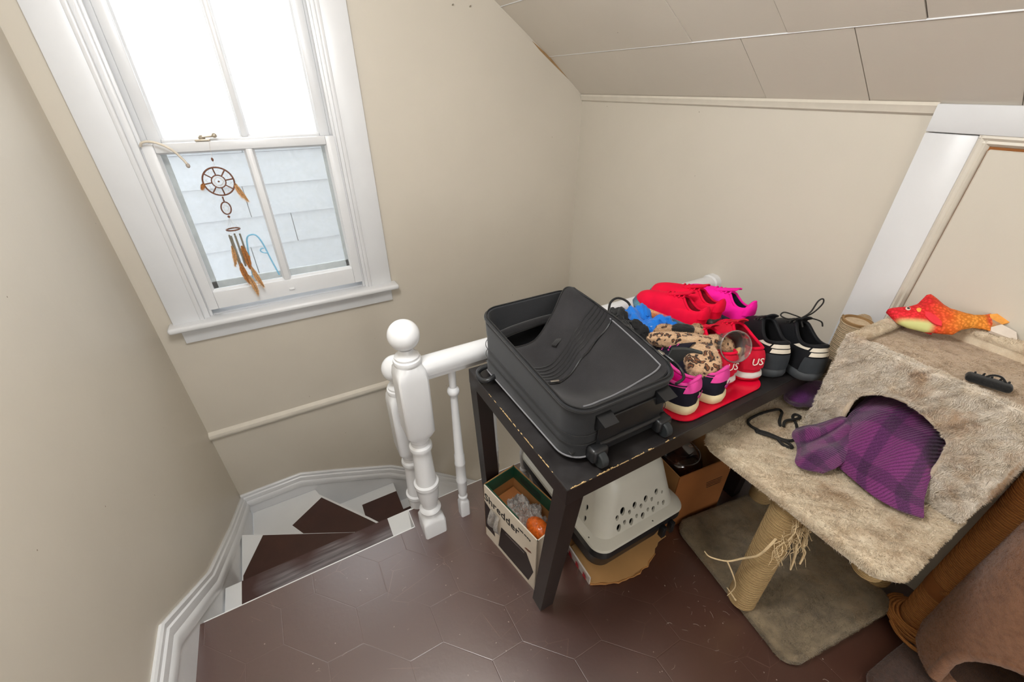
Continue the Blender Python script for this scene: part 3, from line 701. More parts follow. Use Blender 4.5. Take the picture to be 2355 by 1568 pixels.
# ---------------------------------------------------------------- neighbouring house outside the window
nh = thing('neighbour_house', 'white shingle-sided wall of the next house seen through the window', 'house', (0, 3.2, -2))
obj('wall_body', MB().box(-4, 4, 3.22, 4.4, -2.6, 1.205), 'siding_gap', nh, 0, world=True)
k = 0; z = .02
while z < 1.2:
    x = -1.3+(.17 if k % 2 else 0)-.06*(k % 3)
    h = min(.19, 1.2-z)
    while x < 1.2:
        wd = .61
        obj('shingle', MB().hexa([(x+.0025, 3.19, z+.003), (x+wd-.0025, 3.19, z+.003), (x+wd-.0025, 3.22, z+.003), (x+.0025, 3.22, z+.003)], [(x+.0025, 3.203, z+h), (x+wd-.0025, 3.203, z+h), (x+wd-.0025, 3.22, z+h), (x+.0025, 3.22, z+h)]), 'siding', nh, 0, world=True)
        x += wd
    z += .19; k += 1
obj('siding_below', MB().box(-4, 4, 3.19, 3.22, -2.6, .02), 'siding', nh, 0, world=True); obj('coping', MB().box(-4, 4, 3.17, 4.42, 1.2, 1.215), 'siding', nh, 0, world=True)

# ---------------------------------------------------------------- added fill lamps, unseen, built as ceiling globes
lp = thing('landing_fill_lamp', 'added unseen fill lamp above the landing, built as an opal glass globe', 'lamp', (.0, .62, ZC))
obj('canopy', MB().lathe([(.001, 0), (.09, 0), (.09, -.02), (.07, -.03)], 32), 'aged_brass', lp, 40)
obj('globe', MB().lathe([(.07, -.025), (.15, -.05), (.17, -.09), (.14, -.13), (.08, -.155), (.001, -.16)], 32, cap=False), 'fill_lamp_glass', lp, 60)
ld = bpy.data.lights.new('landing_fill_light', 'POINT'); ld.energy = 45; ld.color = (.975, .99, 1.0); ld.shadow_soft_size = .18
lo = bpy.data.objects.new('landing_fill_light', ld); COL.objects.link(lo); lo.location = (0, -.55, 2.0)
lo.parent = lp; lo.location = (0, 0, -.30)
hl = thing('rear_fill_lamp', 'added unseen fill lamp at the rear of the room, built as an opal glass globe', 'lamp', (.0, -1.9, ZC))
for c_ in list(lp.children):
    if c_.type == 'MESH': d_ = c_.copy(); COL.objects.link(d_); d_.parent = hl
l2 = bpy.data.lights.new('rear_fill_light', 'POINT'); l2.energy = 36; l2.color = (1, .985, .965); l2.shadow_soft_size = .25  # added rear fill for surfaces facing the camera
l2o = bpy.data.objects.new('rear_fill_light', l2); COL.objects.link(l2o); l2o.parent = hl; l2o.location = (0, 0, -.30)

# ================================================================== RAILING
NEWEL = [(.043, 0, 40), (.043, .072, 40), (.040, .082, 8), (.034, .094, 2), (.029, .102), (.030, .108), (.039, .116), (.041, .124), (.037, .133), (.029, .140), (.029, .148), (.034, .165), (.039, .20), (.0415, .235), (.042, .25), (.045, .254), (.045, .268), (.038, .274), (.037, .28), (.0315, .42), (.031, .432), (.038, .438), (.040, .447), (.038, .456), (.031, .462), (.030, .474), (.033, .478), (.036, .488), (.036, .494, 2), (.040, .506, 4), (.046, .53, 40), (.046, .745, 40), (.044, .775, 6), (.039, .790, 2.5), (.041, .793), (.043, .80), (.041, .808), (.037, .811), (.037, .818), (.032, .823), (.023, .832), (.021, .842)]
def newel(parent):
    obj('newel_post', MB().lathe(NEWEL, 48), 'white_gloss', parent, 35)
    return MB().sphere((0, 0, .887), .047, 32, 20)
rl = thing('stair_railing', 'white turned newel post with ball top, handrail and balusters at the landing edge', 'railing', (.234, 1.062, 0))
np_ = obj('newel_post', MB().lathe(NEWEL, 48), 'white_gloss', rl, 35)
obj('ball_finial', MB().sphere((0, 0, .887), .047, 32, 20), 'white_gloss', np_, 80)
RAILP = [(-.020, .722), (-.020, .736), (-.030, .742), (-.032, .752), (-.034, .765), (-.031, .778), (-.022, .788), (-.010, .793), (.010, .793), (.022, .788), (.031, .778), (.034, .765), (.032, .752), (.030, .742), (.020, .736), (.020, .722)]
obj('handrail', MB().loft([[Vector((x, p[0], p[1])) for p in RAILP] for x in (.03, XR-.234-.03)]), 'white_gloss', rl, 35)
obj('rail_rosette', MB().loft([[Vector((x, p[0]*k, .757+(p[1]-.757)*k)) for p in RAILP] for x, k in ((XR-.234-.032, 1.0), (XR-.234-.026, 1.15), (XR-.234, 1.2))]), 'white_gloss', rl, 35)
BAL = [(.019, 0, 30), (.019, .075, 30), (.016, .088, 3), (.014, .094), (.0185, .100), (.0185, .108), (.014, .114), (.016, .125), (.019, .16), (.0195, .19), (.021, .195), (.021, .203), (.019, .207), (.019, .285), (.0205, .289), (.0205, .295), (.019, .299), (.019, .335), (.0165, .342), (.0125, .60), (.012, .615), (.019, .622), (.021, .632), (.019, .642), (.012, .649), (.012, .66), (.013, .73)]
b0 = obj('baluster', MB().lathe(BAL, 24), 'white_gloss', rl, 35); b0.location = (.135, 0, 0)
for k in range(1, 9):
    b = b0.copy(); COL.objects.link(b); b.parent = rl; b.location = (.135+.142*k, 0, 0)
n2 = thing('newel_post_stair', 'lower white newel post one step down, mostly hidden behind the front post', 'newel post', (.222, 1.205, -.2))
q = obj('turned_post', MB().lathe(NEWEL, 48), 'white_gloss', n2, 35); obj('ball_finial', MB().sphere((0, 0, .887), .047, 32, 20), 'white_gloss', n2, 80)

# ================================================================== TABLE
TZ = .745
tb = thing('side_table', 'black-brown laminate table with chipped edges against the stair railing', 'table', (.405, .478, 0))
TX0, TX1, TY0, TY1 = .405, 1.455, .476, 1.005
obj('table_top', MB().rbox(((TX0+TX1)/2, (TY0+TY1)/2, TZ-.0015), (TX1-TX0, TY1-TY0, .003), .001, 1), 'table_top', tb, 20, world=True)
obj('top_frame', MB().rbox(((TX0+TX1)/2, (TY0+TY1)/2, TZ-.028), (TX1-TX0, TY1-TY0, .050), .0015, 1), 'table_frame', tb, 20, world=True)
def leg(xb, yb, xt, yt, w=.05):
    b = [(xb, yb, 0), (xb+w, yb, 0), (xb+w, yb+w, 0), (xb, yb+w, 0)]; t = [(xt, yt, TZ-.05), (xt+w, yt, TZ-.05), (xt+w, yt+w, TZ-.05), (xt, yt+w, TZ-.05)]
    obj('leg', MB().hexa(b, t), 'table_frame', tb, 0, world=True)
leg(.437, .587, TX0+.001, TY0+.001); leg(.442, .960, TX0+.001, TY1-.051); leg(1.398, .572, TX1-.052, TY0+.075); leg(1.40, .95, TX1-.052, TY1-.052)
random.seed(3)
mb = MB()
for k in range(120):     # chipped edge showing pale fibreboard along the front and left edges
    if k < 75:
        x = TX0+random.choice([random.uniform(.01, .05), random.gauss(.12, .02), random.gauss(.20, .03), random.uniform(.05, .34)]); zz = TZ-.0006
        mb.rbox((x, TY0+.0008, zz-random.uniform(0, .0015)), (random.uniform(.002, .009), .003, random.uniform(.001, .0035)), .0004, 1)
    else:
        y = random.choice([random.uniform(.53, .86), random.gauss(.62, .03), random.gauss(.74, .02)])
        mb.rbox((TX0+.0006, y, TZ-.0008), (.0024, random.uniform(.003, .012), random.uniform(.0008, .0022)), .0003, 1)
obj('chipped_edge', mb, 'chipped_fibreboard', tb, 0, world=True, label='pale chipped fibreboard edge', kind='stuff')

# ================================================================== SUITCASE
def rrect(x0, x1, y0, y1, r, n=8):
    out = []
    for (cx_, cy_, a0) in ((x1-r, y1-r, 0), (x0+r, y1-r, 90), (x0+r, y0+r, 180), (x1-r, y0+r, 270)):
        for k in range(n+1):
            a = R(a0+90*k/n); out.append((cx_+r*math.cos(a), cy_+r*math.sin(a)))
    return out
sc = thing('suitcase', 'open empty black fabric wheeled suitcase lying on the black table', 'suitcase', (.605, .755, TZ))
SX0, SX1, SY0, SY1 = .443, .768, .522, .992
def rimz(y): return .905+(y-SY0)/(SY1-SY0)*.042
def ring(ins, zf, r=.055): return [Vector((x, y, zf(y))) for x, y in rrect(SX0+ins, SX1-ins, SY0+ins, SY1-ins, max(.01, r-ins))]
Z0 = TZ+.012
wob = lambda p, a=.004: Vector((p.x+a*nz(p, 9, 2), p.y+a*nz(p, 9, 5), p.z))
rings = [ring(.012, lambda y: Z0-.004), ring(.004, lambda y: Z0), ring(0, lambda y: Z0+.008)]
for k in range(1, 8): rings.append([wob(p) for p in ring(.004*math.sin(PI*k/8)*(1 if k % 2 else .8), lambda y, k=k: Z0+.008+(rimz(y)-Z0-.012)*k/8)])
rings += [ring(.0, lambda y: rimz(y)-.004), ring(.004, lambda y: rimz(y)), ring(.010, lambda y: rimz(y)-.003)]
for k in range(1, 6): rings.append(ring(.010, lambda y, k=k: rimz(y)-.003-(rimz(y)-.003-Z0-.008)*k/5))
obj('shell', MB().loft(rings), 'suitcase_fabric', sc, 50, world=True)
def along(ins, zf, r): return MB().tube([p for p in ring(ins, zf)], r, 6, True)
obj('rim_piping', along(-.001, lambda y: rimz(y)-.006, .0028), 'suitcase_dark', sc, 60, world=True)
obj('rim_zip', along(.004, lambda y: rimz(y)+.001, .0022), 'black_plastic', sc, 60, world=True)
obj('base_piping', along(-.001, lambda y: Z0+.006, .0022), 'piping_grey', sc, 60, world=True)
mb = MB()
for zz in (.30, .48): mb.tube([p for p in ring(-.0012, lambda y: Z0+(rimz(y)-Z0)*zz)], .0011, 5, True)
obj('seam', mb, 'suitcase_dark', sc, 60, world=True)
# inner floor and back lining roll
obj('lining', MB().grid(lambda u, v: (SX0+.012+u*(SX1-SX0-.024), SY0+.012+v*(SY1-SY0-.024), Z0+.02+.012*nz((u*4, v*4, 0), 1)), 20, 24, .003), 'suitcase_dark', sc, 50, world=True)
obj('lining_roll', MB().tube(cr([(.47, .962, .855), (.55, .972, .862), (.66, .97, .868), (.74, .965, .865)], 8), .014, 10), 'suitcase_dark', sc, 60, world=True)
# folded-in lid lining: sheet from the front rim to a diagonal free edge
def lidfn(u, v):
    # u along width (left->right), v from front rim (0) to free back edge (1)
    fx = SX0+.012+u*(SX1-SX0-.016)
    a = Vector((fx, SY0+.012+.03*(abs(2*u-1))**6, rimz(SY0)-.006-.012*(1-u)))
    pts = [Vector((.457, .838, .895)), Vector((.555, .862, .880)), Vector((.65, .918, .912)), Vector((.730, .972, .957)), Vector((.764, .965, .957))]
    q = u*4; i = min(3, int(q)); f = q-i
    p0, p1, p2, p3 = pts[max(0, i-1)], pts[i], pts[i+1], pts[min(4, i+2)]
    b = .5*((2*p1)+(-p0+p2)*f+(2*p0-5*p1+4*p2-p3)*f*f+(-p0+3*p1-3*p2+p3)*f**3)
    p = a.lerp(b, v)
    right = Vector((SX1-.004, p.y, max(rimz(p.y)+.004, p.z)))
    if u > .93: p = p.lerp(right, (u-.93)/.07)
    sag = -.050*math.sin(PI*min(1, v*1.02))*(1-abs(2*u-.9)**2.5)*(1 if v < .98 else .9)
    fold = .006*math.sin(9*u+5*v)*math.sin(PI*v)+.010*nz((u*3, v*3, 1), 1)*math.sin(PI*v)+.010*math.exp(-((u-.25-.45*v)/.07)**2)*math.sin(PI*v)
    p.z += sag+fold*(1-u**6); return p
lid = obj('lid_lining', MB().grid(lidfn, 48, 40, .004), 'suitcase_lining', sc, 60, world=True)
obj('lid_piping', MB().tube([lidfn(i/40, 1.0) for i in range(41)]+[lidfn(1, 1-j/30) for j in range(1, 31)]+[lidfn(1-i/40, 0.0) for i in range(1, 41)], .0028, 6), 'black_plastic', lid, 60, world=True)
mb = MB()
for vv in (.60, .635, .67, .705, .74): mb.tube([lidfn(.10+i/40*.88, vv-.02*math.sin(PI*i/40))+Vector((0, 0, .0015)) for i in range(41)], .0022, 5)
obj('pleats', mb, 'suitcase_dark', lid, 60, world=True)
obj('pocket_zip', MB().tube([lidfn(.06+i/40*.90, .54-.02*math.sin(PI*i/40))+Vector((0, 0, .002)) for i in range(41)], .003, 6), 'black_plastic', lid, 60, world=True)
obj('pocket_seam', MB().tube([lidfn(.955-.02*(i/30)**2, .56-.5*i/30)+Vector((0, 0, .002)) for i in range(31)]+[lidfn(.93-.8*i/30, .06)+Vector((0, 0, .002)) for i in range(31)], .0022, 5), 'piping_grey', lid, 60, world=True)
p = lidfn(.16, .55); obj('zip_pull', MB().rbox(p+Vector((.01, -.004, .006)), (.024, .006, .003), .001, 1, Matrix.Rotation(-.35, 4, 'Z')), 'zip_metal', lid, 30, world=True)
obj('strap_slot', MB().rbox(lidfn(.42, .82)+Vector((0, 0, .002)), (.055, .014, .004), .002, 2, Matrix.Rotation(.55, 4, 'Z')), 'suitcase_dark', lid, 30, world=True)
# zip pullers on the rim, loose zipper strip on the right front
obj('zip_slider', MB().rbox((.772, .60, .918), (.010, .022, .006), .002, 1), 'zip_metal', sc, 30, world=True)
obj('zip_tape', MB().tube(cr([(.772, .62, .915), (.790, .60, .905), (.795, .56, .895), (.782, .525, .885), (.74, .512, .888)], 8), .004, 6), 'black_plastic', sc, 60, world=True)
# front panel with feet and wheels
obj('front_panel', MB().rbox((.612, .5185, .815), (.20, .006, .10), .002, 1), 'black_plastic', sc, 30, world=True)
for x in (.527, .708):
    obj('corner_foot', MB().hexa([(x-.02, .522, .835), (x+.02, .522, .835), (x+.02, .540, .835), (x-.02, .540, .835)], [(x-.024, .488, .872), (x+.016, .488, .872), (x+.022, .54, .884), (x-.022, .54, .884)]), 'black_plastic', sc, 0, world=True)
obj('lower_bar', MB().tube([(.52, .516, .792), (.612, .513, .795), (.71, .516, .792)], .007, 8), 'black_plastic', sc, 60, world=True)
for x in (.512, .716):
    wh = obj('wheel_housing', MB().rbox((x, .512, .776), (.048, .034, .040), .009, 3), 'black_plastic', sc, 40, world=True)
    rg = MB().lathe([(.001, -.010), (.018, -.010), (.021, -.007), (.021, .007), (.018, .010), (.001, .010)], 24); rg.xf(Matrix.Translation((x, .497, TZ+.0215)) @ Matrix.Rotation(PI/2, 4, 'Y'))
    obj('wheel', rg, 'black_rubber', wh, 40, world=True)
obj('carry_handle', MB().tube(cr([(.452, .955, .772), (.425, .955, .768), (.410, .945, .762), (.408, .915, .760), (.42, .897, .764), (.450, .90, .770)], 6), .008, 8), 'black_plastic', sc, 60, world=True)

# ================================================================== SHOES
def shoe(name, label, cat, group, loc, rot, L, W, spec):
    t = thing(name, label, cat, loc, rot, group)
    flip = spec.get('flip', 1)
    N = 56
    # footprint outline: v from heel (0) to toe (1)
    prof = [(0, .0), (.02, .42), (.06, .62), (.14, .74), (.3, .74), (.45, .72), (.6, .86), (.72, .98), (.82, .96), (.91, .76), (.97, .42), (1.0, 0)]
    def wid(s):
        for a, b in zip(prof[:-1], prof[1:]):
            if a[0] <= s <= b[0]:
                f = (s-a[0])/(b[0]-a[0]); f = f if 0.1 < s < .9 else f; return a[1]+(b[1]-a[1])*f
        return 0
    def outl(k, grow=0.0):
        a = 2*PI*k/N
        s = .5-.5*math.cos(a); ww = (W/2+grow)*wid(s)**.85 if wid(s) > 0 else 0
        x = ww*(1 if math.sin(a) >= 0 else -1); y = -grow+s*(L+2*grow)
        x += flip*.010*math.sin(PI*s)*(s > .3)*(s-.3)
        return Vector((x, y, 0))
    st_, sh, sr = spec['sole_h'], spec.get('sole_heel', spec['sole_h']), spec.get('toe_spring', .012)
    def solez(y): return st_+(sh-st_)*max(0, 1-y/(L*.6))
    def spring(y): return sr*max(0, (y/L-.72)/.28)**2
    # sole
    rings = []
    for gz, gr in ((0.0, -.003), (.12, .001), (.5, spec.get('bulge', .003)), (.88, .002), (1.0, -.002)):
        rings.append([outl(k, gr)+Vector((0, 0, spring(outl(k).y)+gz*solez(outl(k).y))) for k in range(N)])
    so = obj('sole', MB().loft(rings), spec['sole'], t, 40)
    if spec.get('outsole'):
        obj('outsole', MB().loft([[outl(k, gr)+Vector((0, 0, spring(outl(k).y)+gz)) for k in range(N)] for gz, gr in ((-.0005, -.001), (.003, .003), (.009, .004), (.011, .001))]), spec['outsole'], so, 40)
    # upper: bezier from outline to opening loop
    hc, ht = spec['collar'], spec.get('tongue', spec['collar']+.02)
    oy0, oy1 = .012, L*spec.get('open', .52)
    dip = spec.get('dip', .015); heel_tab = spec.get('heel_tab', .012)
    def opn(k):
        a = 2*PI*k/N; s = .5-.5*math.cos(a)
        y = oy0+(oy1-oy0)*s; x = W*.27*abs(math.sin(a))**.7*(1 if math.sin(a) >= 0 else -1)*(1-.25*s)
        z = hc+(ht-hc)*s**1.5-dip*math.sin(PI*min(1, s*1.15))+heel_tab*max(0, 1-s*9)
        return Vector((x, y, z))
    def up_pt(k, v, off=0.0):
        b = outl(k, -.002+off); b.z = spring(b.y)+solez(b.y)-.003
        e = opn(k); s = b.y/L
        wall = .030+.030*(1-min(1, s*1.6)) if s < .62 else .030*spec.get('toe_h', 1.1)
        c1 = b+Vector((b.x*.06, .004*(s > .8), wall)); c2 = e.lerp(b, .42); c2.z = e.z*.72+.28*(b.z+wall)
        if s < .55: c2 = e.lerp(b, .30); c2.z = e.z*.55+.45*(b.z+wall)
        u = 1-v
        p = b*u**3+c1*3*u*u*v+c2*3*u*v*v+e*v**3
        if off: p += (p-Vector((0, min(max(p.y, L*.30), L*.75), min(p.z, .03+.5*max(0, p.z-.03))))).normalized()*off
        return p
    NV = 12
    upr = obj('upper', MB().loft([[up_pt(k, j/NV) for k in range(N)] for j in range(NV+1)], False), spec['upper'], t, 60)
    # lining and insole
    lr = [[opn(k) for k in range(N)]]
    for f, dz in ((.93, .001), (.90, -.012), (.92, -.03)):
        lr.append([Vector((opn(k).x*f, oy0+.004+(opn(k).y-oy0)*(.99 if dz > -.02 else 1.04), opn(k).z+dz)) for k in range(N)])
    lr.append([Vector((opn(k).x*1.0, oy0+.006+(opn(k).y-oy0)*1.15, solez(0)+.010+.2*(opn(k).z-hc)*0) ) for k in range(N)])
    obj('lining', MB().loft(lr, False), spec['lining'], upr, 60)
    obj('insole', MB().prism([Vector((opn(k).x*1.02, oy0+.006+(opn(k).y-oy0)*1.15, solez(0)+.008)) for k in range(N)], (0, 0, .003)), spec.get('insole', spec['lining']), upr, 30)
    # collar padding
    obj('collar', MB().tube([opn(k)+Vector((0, 0, -.001)) for k in range(N)], spec.get('collar_r', .004), 8, True), spec.get('collar_mat', spec['upper']), upr, 60)
    # overlays: (material, angle range in k as fraction from heel both sides, v range)
    for (nm, mt, s0, s1, v0, v1) in spec.get('overlay', []):
        ks = [k for k in range(-N//2, N//2+1) if s0 <= (.5-.5*math.cos(2*PI*k/N)) <= s1]
        if s0 > 0:
            runs = [[k for k in ks if k > 0], [k for k in ks if k < 0]]
        else: runs = [ks]
        for ru in runs:
            if len(ru) < 2: continue
            obj(nm, MB().grid(lambda u, v, ru=ru: up_pt(ru[min(len(ru)-1, int(round(u*(len(ru)-1))))] % N, v0+(v1-v0)*v, .0022), len(ru)-1, 6, .0), mt, upr, 60)
    # tongue and laces
    if spec.get('laces'):
        ty = oy1
        obj('tongue', MB().grid(lambda u, v: (W*.40*(u-.5)*(1-.2*v), ty+.05-.075*v, up_pt(N//2, .62).z-.002+(ht-up_pt(N//2, .62).z+.018)*v**1.1+.006*(1-(2*u-1)**2)), 8, 8, .004), spec.get('tongue_mat', spec['upper']), t, 60)
        for q in range(spec.get('nlace', 4)):
            f = q/max(1, spec.get('nlace', 4)-1); kk = int(N*.5); yy = ty+.05-.058*f
            zc = up_pt(N//2, .62).z+(ht-up_pt(N//2, .62).z)*f+.006
            hw = W*.22
            obj('lace', MB().tube(cr([(-hw, yy, zc-.008), (-hw*.4, yy+.002, zc+.002), (hw*.4, yy+.006, zc+.002), (hw, yy+.008, zc-.008)], 5), .0026, 6), spec['laces'], t, 60)
        if spec.get('bow'):
            bz = ht+.010; by = ty-.004
            B = MB()
            B.tube(cr([(0, by, bz), (-.02, by+.01, bz+.006), (-.05, by+.015, bz+.014), (-.062, by+.01, bz+.006), (-.04, by, bz-.002), (0, by, bz)], 6), .0022, 6)
            B.tube(cr([(0, by, bz), (.02, by-.002, bz+.02), (.032, by, bz+.055), (.045, by, bz+.062), (.050, by, bz+.045), (.03, by, bz+.015), (0, by, bz)], 6), .0022, 6)
            B.tube(cr([(0, by, bz), (.02, by-.01, bz+.004), (.05, by-.02, bz-.004), (.06, by-.022, bz-.02)], 6), .0022, 6)
            B.tube(cr([(0, by, bz), (-.01, by-.015, bz-.002), (-.012, by-.03, bz-.015)], 6), .0022, 6)
            obj('lace_bow', B, spec['laces'], t, 60)
    if spec.get('heel_text'):
        tx, sz, zz = spec['heel_text']
        me = text_mesh(tx, sz); o = obj('heel_lettering', me, 'print_cream', upr, None); P = up_pt(0, .45, .003)
        o.matrix_basis = Matrix.Translation((0, P.y-.0025, zz)) @ Matrix.Rotation(R(86), 4, 'X')
    if spec.get('heel_mark'):
        a = [(-.014, -.004), (-.006, -.008), (.004, -.006), (.020, .008), (.003, .001), (-.006, -.002), (-.010, .001), (-.009, .006), (-.015, .002)]
        P = up_pt(0, .20, .003)
        
        def sy(x): return min((abs(up_pt(q/20, .20, .0028).x-x), up_pt(q/20, .20, .0028).y) for q in range(-120, 121))[1]
        obj('heel_mark', MB().prism([(p[0]*.8+.004, sy(p[0]*.8+.004)-.0006, P.z+p[1]*.8) for p in a], (0, .002, 0)), 'print_pink', upr, 0)
    return t
pinkspec = dict(sole='sole_cream', sole_h=.022, sole_heel=.030, upper='shoe_navy', lining='shoe_hotpink', insole='shoe_hotpink', collar=.098, tongue=.112, dip=.020, heel_tab=.014, collar_r=.005, collar_mat='shoe_pink', bulge=.004,
    overlay=[('heel_panel', 'shoe_pink', 0, .11, .36, .99), ('side_stripe', 'shoe_pink', .10, .42, .88, .98), ('side_flash', 'shoe_pink', .10, .40, .62, .68)], heel_mark=True, laces='shoe_pink', tongue_mat='shoe_navy')
redspec = dict(sole='sole_rainbow', sole_h=.034, sole_heel=.040, upper='shoe_red', lining='shoe_dark_red', collar=.092, tongue=.108, dip=.016, heel_tab=.012, open=.37, bulge=.007, nlace=5, laces='shoe_red', tongue_mat='shoe_red', collar_mat='shoe_red', toe_spring=.016, overlay=[('heel_panel', 'shoe_red', 0, .08, .2, .95)])
magspec = dict(redspec); magspec.update(upper='shoe_magenta', lining='shoe_navy', laces='shoe_magenta', tongue_mat='shoe_magenta', collar_mat='shoe_magenta', heel_tab=.022, overlay=[('heel_panel', 'shoe_magenta', 0, .10, .2, .95)])
usspec = dict(sole='sole_white', sole_h=.022, sole_heel=.026, outsole='sole_red', upper='shoe_crimson', lining='shoe_dark_red', collar=.102, tongue=.125, dip=.006, heel_tab=.004, open=.48, collar_r=.0045, collar_mat='shoe_red', laces='shoe_red', tongue_mat='shoe_crimson', bulge=.005, overlay=[('heel_panel', 'shoe_crimson', 0, .10, .1, .8)], heel_text=('US', .032, .066))
bwspec = dict(sole='sole_charcoal', sole_h=.024, sole_heel=.030, upper='shoe_black', lining='lining_black', collar=.118, tongue=.140, dip=.020, heel_tab=.0, open=.44, collar_r=.006, collar_mat='shoe_black', laces='lace_black', tongue_mat='shoe_black', bulge=.004, nlace=5,
    overlay=[('heel_panel', 'shoe_charcoal', 0, .09, .02, .40), ('heel_band', 'shoe_white', 0, .055, .44, .60), ('heel_collar', 'shoe_white', 0, .10, .64, .94), ('side_flash', 'shoe_white', .095, .40, .70, .95)])
# red tray under the front shoes
ty = thing('red_tray', 'flat red plastic tray with rounded corners under the pink and red shoes', 'tray', (.95, .6, TZ))
pl = [(x, y, 0) for x, y in rrect(.775, 1.145, .494, .80, .055, 8)]
obj('tray_base', MB().loft([[Vector((p[0]+(.958-p[0])*k, p[1]+(.64-p[1])*k, TZ+z)) for p in pl] for z, k in ((.0005, .03), (.004, 0), (.007, .0), (.0065, .03))]), 'plastic_red', ty, 30, world=True)
G1 = 'pink and navy sneakers'; zt = TZ+.0075
shoe('sneaker', 'navy and hot pink sneaker with cream sole, nearest to the suitcase', 'shoe', 'pink and navy sneakers', (.846, .512, zt), (0, 0, R(14)), .27, .108, pinkspec)
shoe('sneaker', 'navy and hot pink sneaker with cream sole, beside the red lettered shoe', 'shoe', 'pink and navy sneakers', (.946, .506, zt), (0, 0, R(10)), .27, .108, dict(pinkspec, flip=-1))
shoe('slip_on_shoe', 'red shoe with white midsole and lettered heel, half hidden behind the pink sneaker', 'shoe', 'red lettered shoes', (1.026, .548, zt), (0, 0, R(-14)), .27, .104, usspec)
shoe('slip_on_shoe', 'red shoe with white midsole and US lettering, beside the black and white sneaker', 'shoe', 'red lettered shoes', (1.105, .526, zt+.004), (0, 0, R(-22)), .275, .110, dict(usspec, flip=-1))
shoe('sneaker', 'black and white leather sneaker next to the red lettered shoe', 'shoe', 'black and white sneakers', (1.192, .508, TZ+.001), (0, 0, R(-30)), .285, .112, bwspec)
shoe('sneaker', 'black and white sneaker with tied bow lace, partly behind the cat tree box', 'shoe', 'black and white sneakers', (1.272, .440, TZ+.002), (0, 0, R(-24)), .29, .116, dict(bwspec, bow=True, flip=-1))
# red plastic bin that lifts the rear shoes
rb = thing('red_bin', 'glossy red plastic bin under the red rainbow-soled running shoes', 'bin', (1.13, .78, TZ))
pts = rrect(1.00, 1.24, .70, .96, .03, 6)
obj('bin_body', MB().loft([[Vector((1.12+(p[0]-1.12)*k, .83+(p[1]-.83)*k, TZ+z)) for p in pts] for z, k in ((.001, 1.0), (.012, 1.0), (.012, .97), (.060, .92), (.066, .89))]), 'plastic_red_deep', rb, 30, world=True)
shoe('running_shoe', 'bright red running shoe with rainbow speckled sole, lying nearest the blue cloth', 'shoe', 'rainbow-soled running shoes', (1.090, .712, TZ+.064), (R(2), R(9), R(8)), .265, .098, redspec)
shoe('running_shoe', 'bright red running shoe with rainbow sole, behind its matching shoe', 'shoe', 'rainbow-soled running shoes', (1.168, .716, TZ+.072), (R(3), R(5), R(9)), .265, .098, dict(redspec, flip=-1))
shoe('running_shoe', 'magenta running shoe with dark rainbow sole beside the handrail end', 'shoe', 'rainbow-soled running shoes', (1.288, .685, TZ+.042), (R(4), R(4), R(2)), .27, .098, magspec)
sb = thing('shoe_box', 'dark shoe box lid under the magenta shoe', 'box', (1.31, .80, TZ))
obj('lid', MB().rbox((1.325, .835, TZ+.0205), (.15, .26, .039), .003, 2), 'cloth_charcoal', sb, 30, world=True)

# leopard slipper lying across the pink sneakers
ls = thing('slipper', 'furry leopard print slipper with black lining lying on the pink sneakers', 'slipper', (.93, .62, .80))
def lump(c, size, rot, e=3.0, sd=0, amp=.05):
    def fn(d):
        q = (abs(d.x)**e+abs(d.y)**e+abs(d.z)**e)**(-1/e); return q*(1+amp*nz((d.x, d.y, d.z), 3, sd))
    mb = MB().sphere((0, 0, 0), 1.0, 40, 26, fn); m = Matrix.Translation(c) @ Euler(rot).to_matrix().to_4x4() @ Matrix.Diagonal((*size, 1))
    return mb.xf(m)
obj('vamp', lump((.955, .668, .860), (.105, .026, .024), (0, R(2), R(-38)), 2.6, 1, .10), 'leopard', ls, 80, world=True)
obj('toe_flap', lump((.935, .588, .848), (.046, .052, .028), (R(18), R(-6), R(-30)), 3.4, 4, .10), 'leopard', ls, 80, world=True)
obj('side_fold', lump((1.035, .612, .856), (.040, .026, .024), (0, R(8), R(-40)), 2.6, 6, .10), 'leopard', ls, 80, world=True)
obj('ankle_cuff', lump((.952, .742, .858), (.030, .018, .022), (0, 0, R(-30)), 2.4, 8, .12), 'leopard', ls, 80, world=True)
obj('ankle_cuff', lump((1.032, .690, .862), (.018, .022, .022), (0, 0, R(-30)), 2.4, 9, .12), 'leopard', ls, 80, world=True)
obj('black_lining', lump((.992, .712, .868), (.036, .016, .018), (R(20), 0, R(-35)), 3, 10, .08), 'cloth_black', ls, 60, world=True)
obj('rubber_sole', MB().grid(lambda u, v: (.866+.058*u, .650-.055*u-.012*v, .826+.050*v+.006*math.sin(PI*u)), 10, 8, .010), 'cloth_charcoal', ls, 60, world=True)
# clear plastic cup with a tan scarf end
cu = thing('plastic_cup', 'clear plastic cup lying on its side among the red shoes', 'cup', (1.075, .60, .85))
mt = Matrix.Translation((1.052, .595, .858)) @ Euler((R(62), R(18), R(-35))).to_matrix().to_4x4()
obj('cup_wall', MB().lathe([(.030, -.045), (.038, .0), (.044, .040), (.046, .042), (.043, .041), (.036, 0), (.028, -.043)], 32, cap=False).xf(mt), 'clear_plastic', cu, 60, world=True)
obj('cup_rim', MB().tube([mt @ Vector((.045*math.cos(2*PI*k/32), .045*math.sin(2*PI*k/32), .041)) for k in range(32)], .0016, 6, True), 'clear_plastic', cu, 60, world=True)
tcl = obj('tan_scarf', MB().grid(lambda u, v: (.985+.115*u, .585-.035*u+.035*v, .828+.020*math.sin(PI*v)+.006*math.sin(14*u+3*v)), 24, 10, .004), 'tan_cloth', None, 60)
tag(tcl, 'tan woven scarf end between leopard slipper and red shoe', 'scarf')

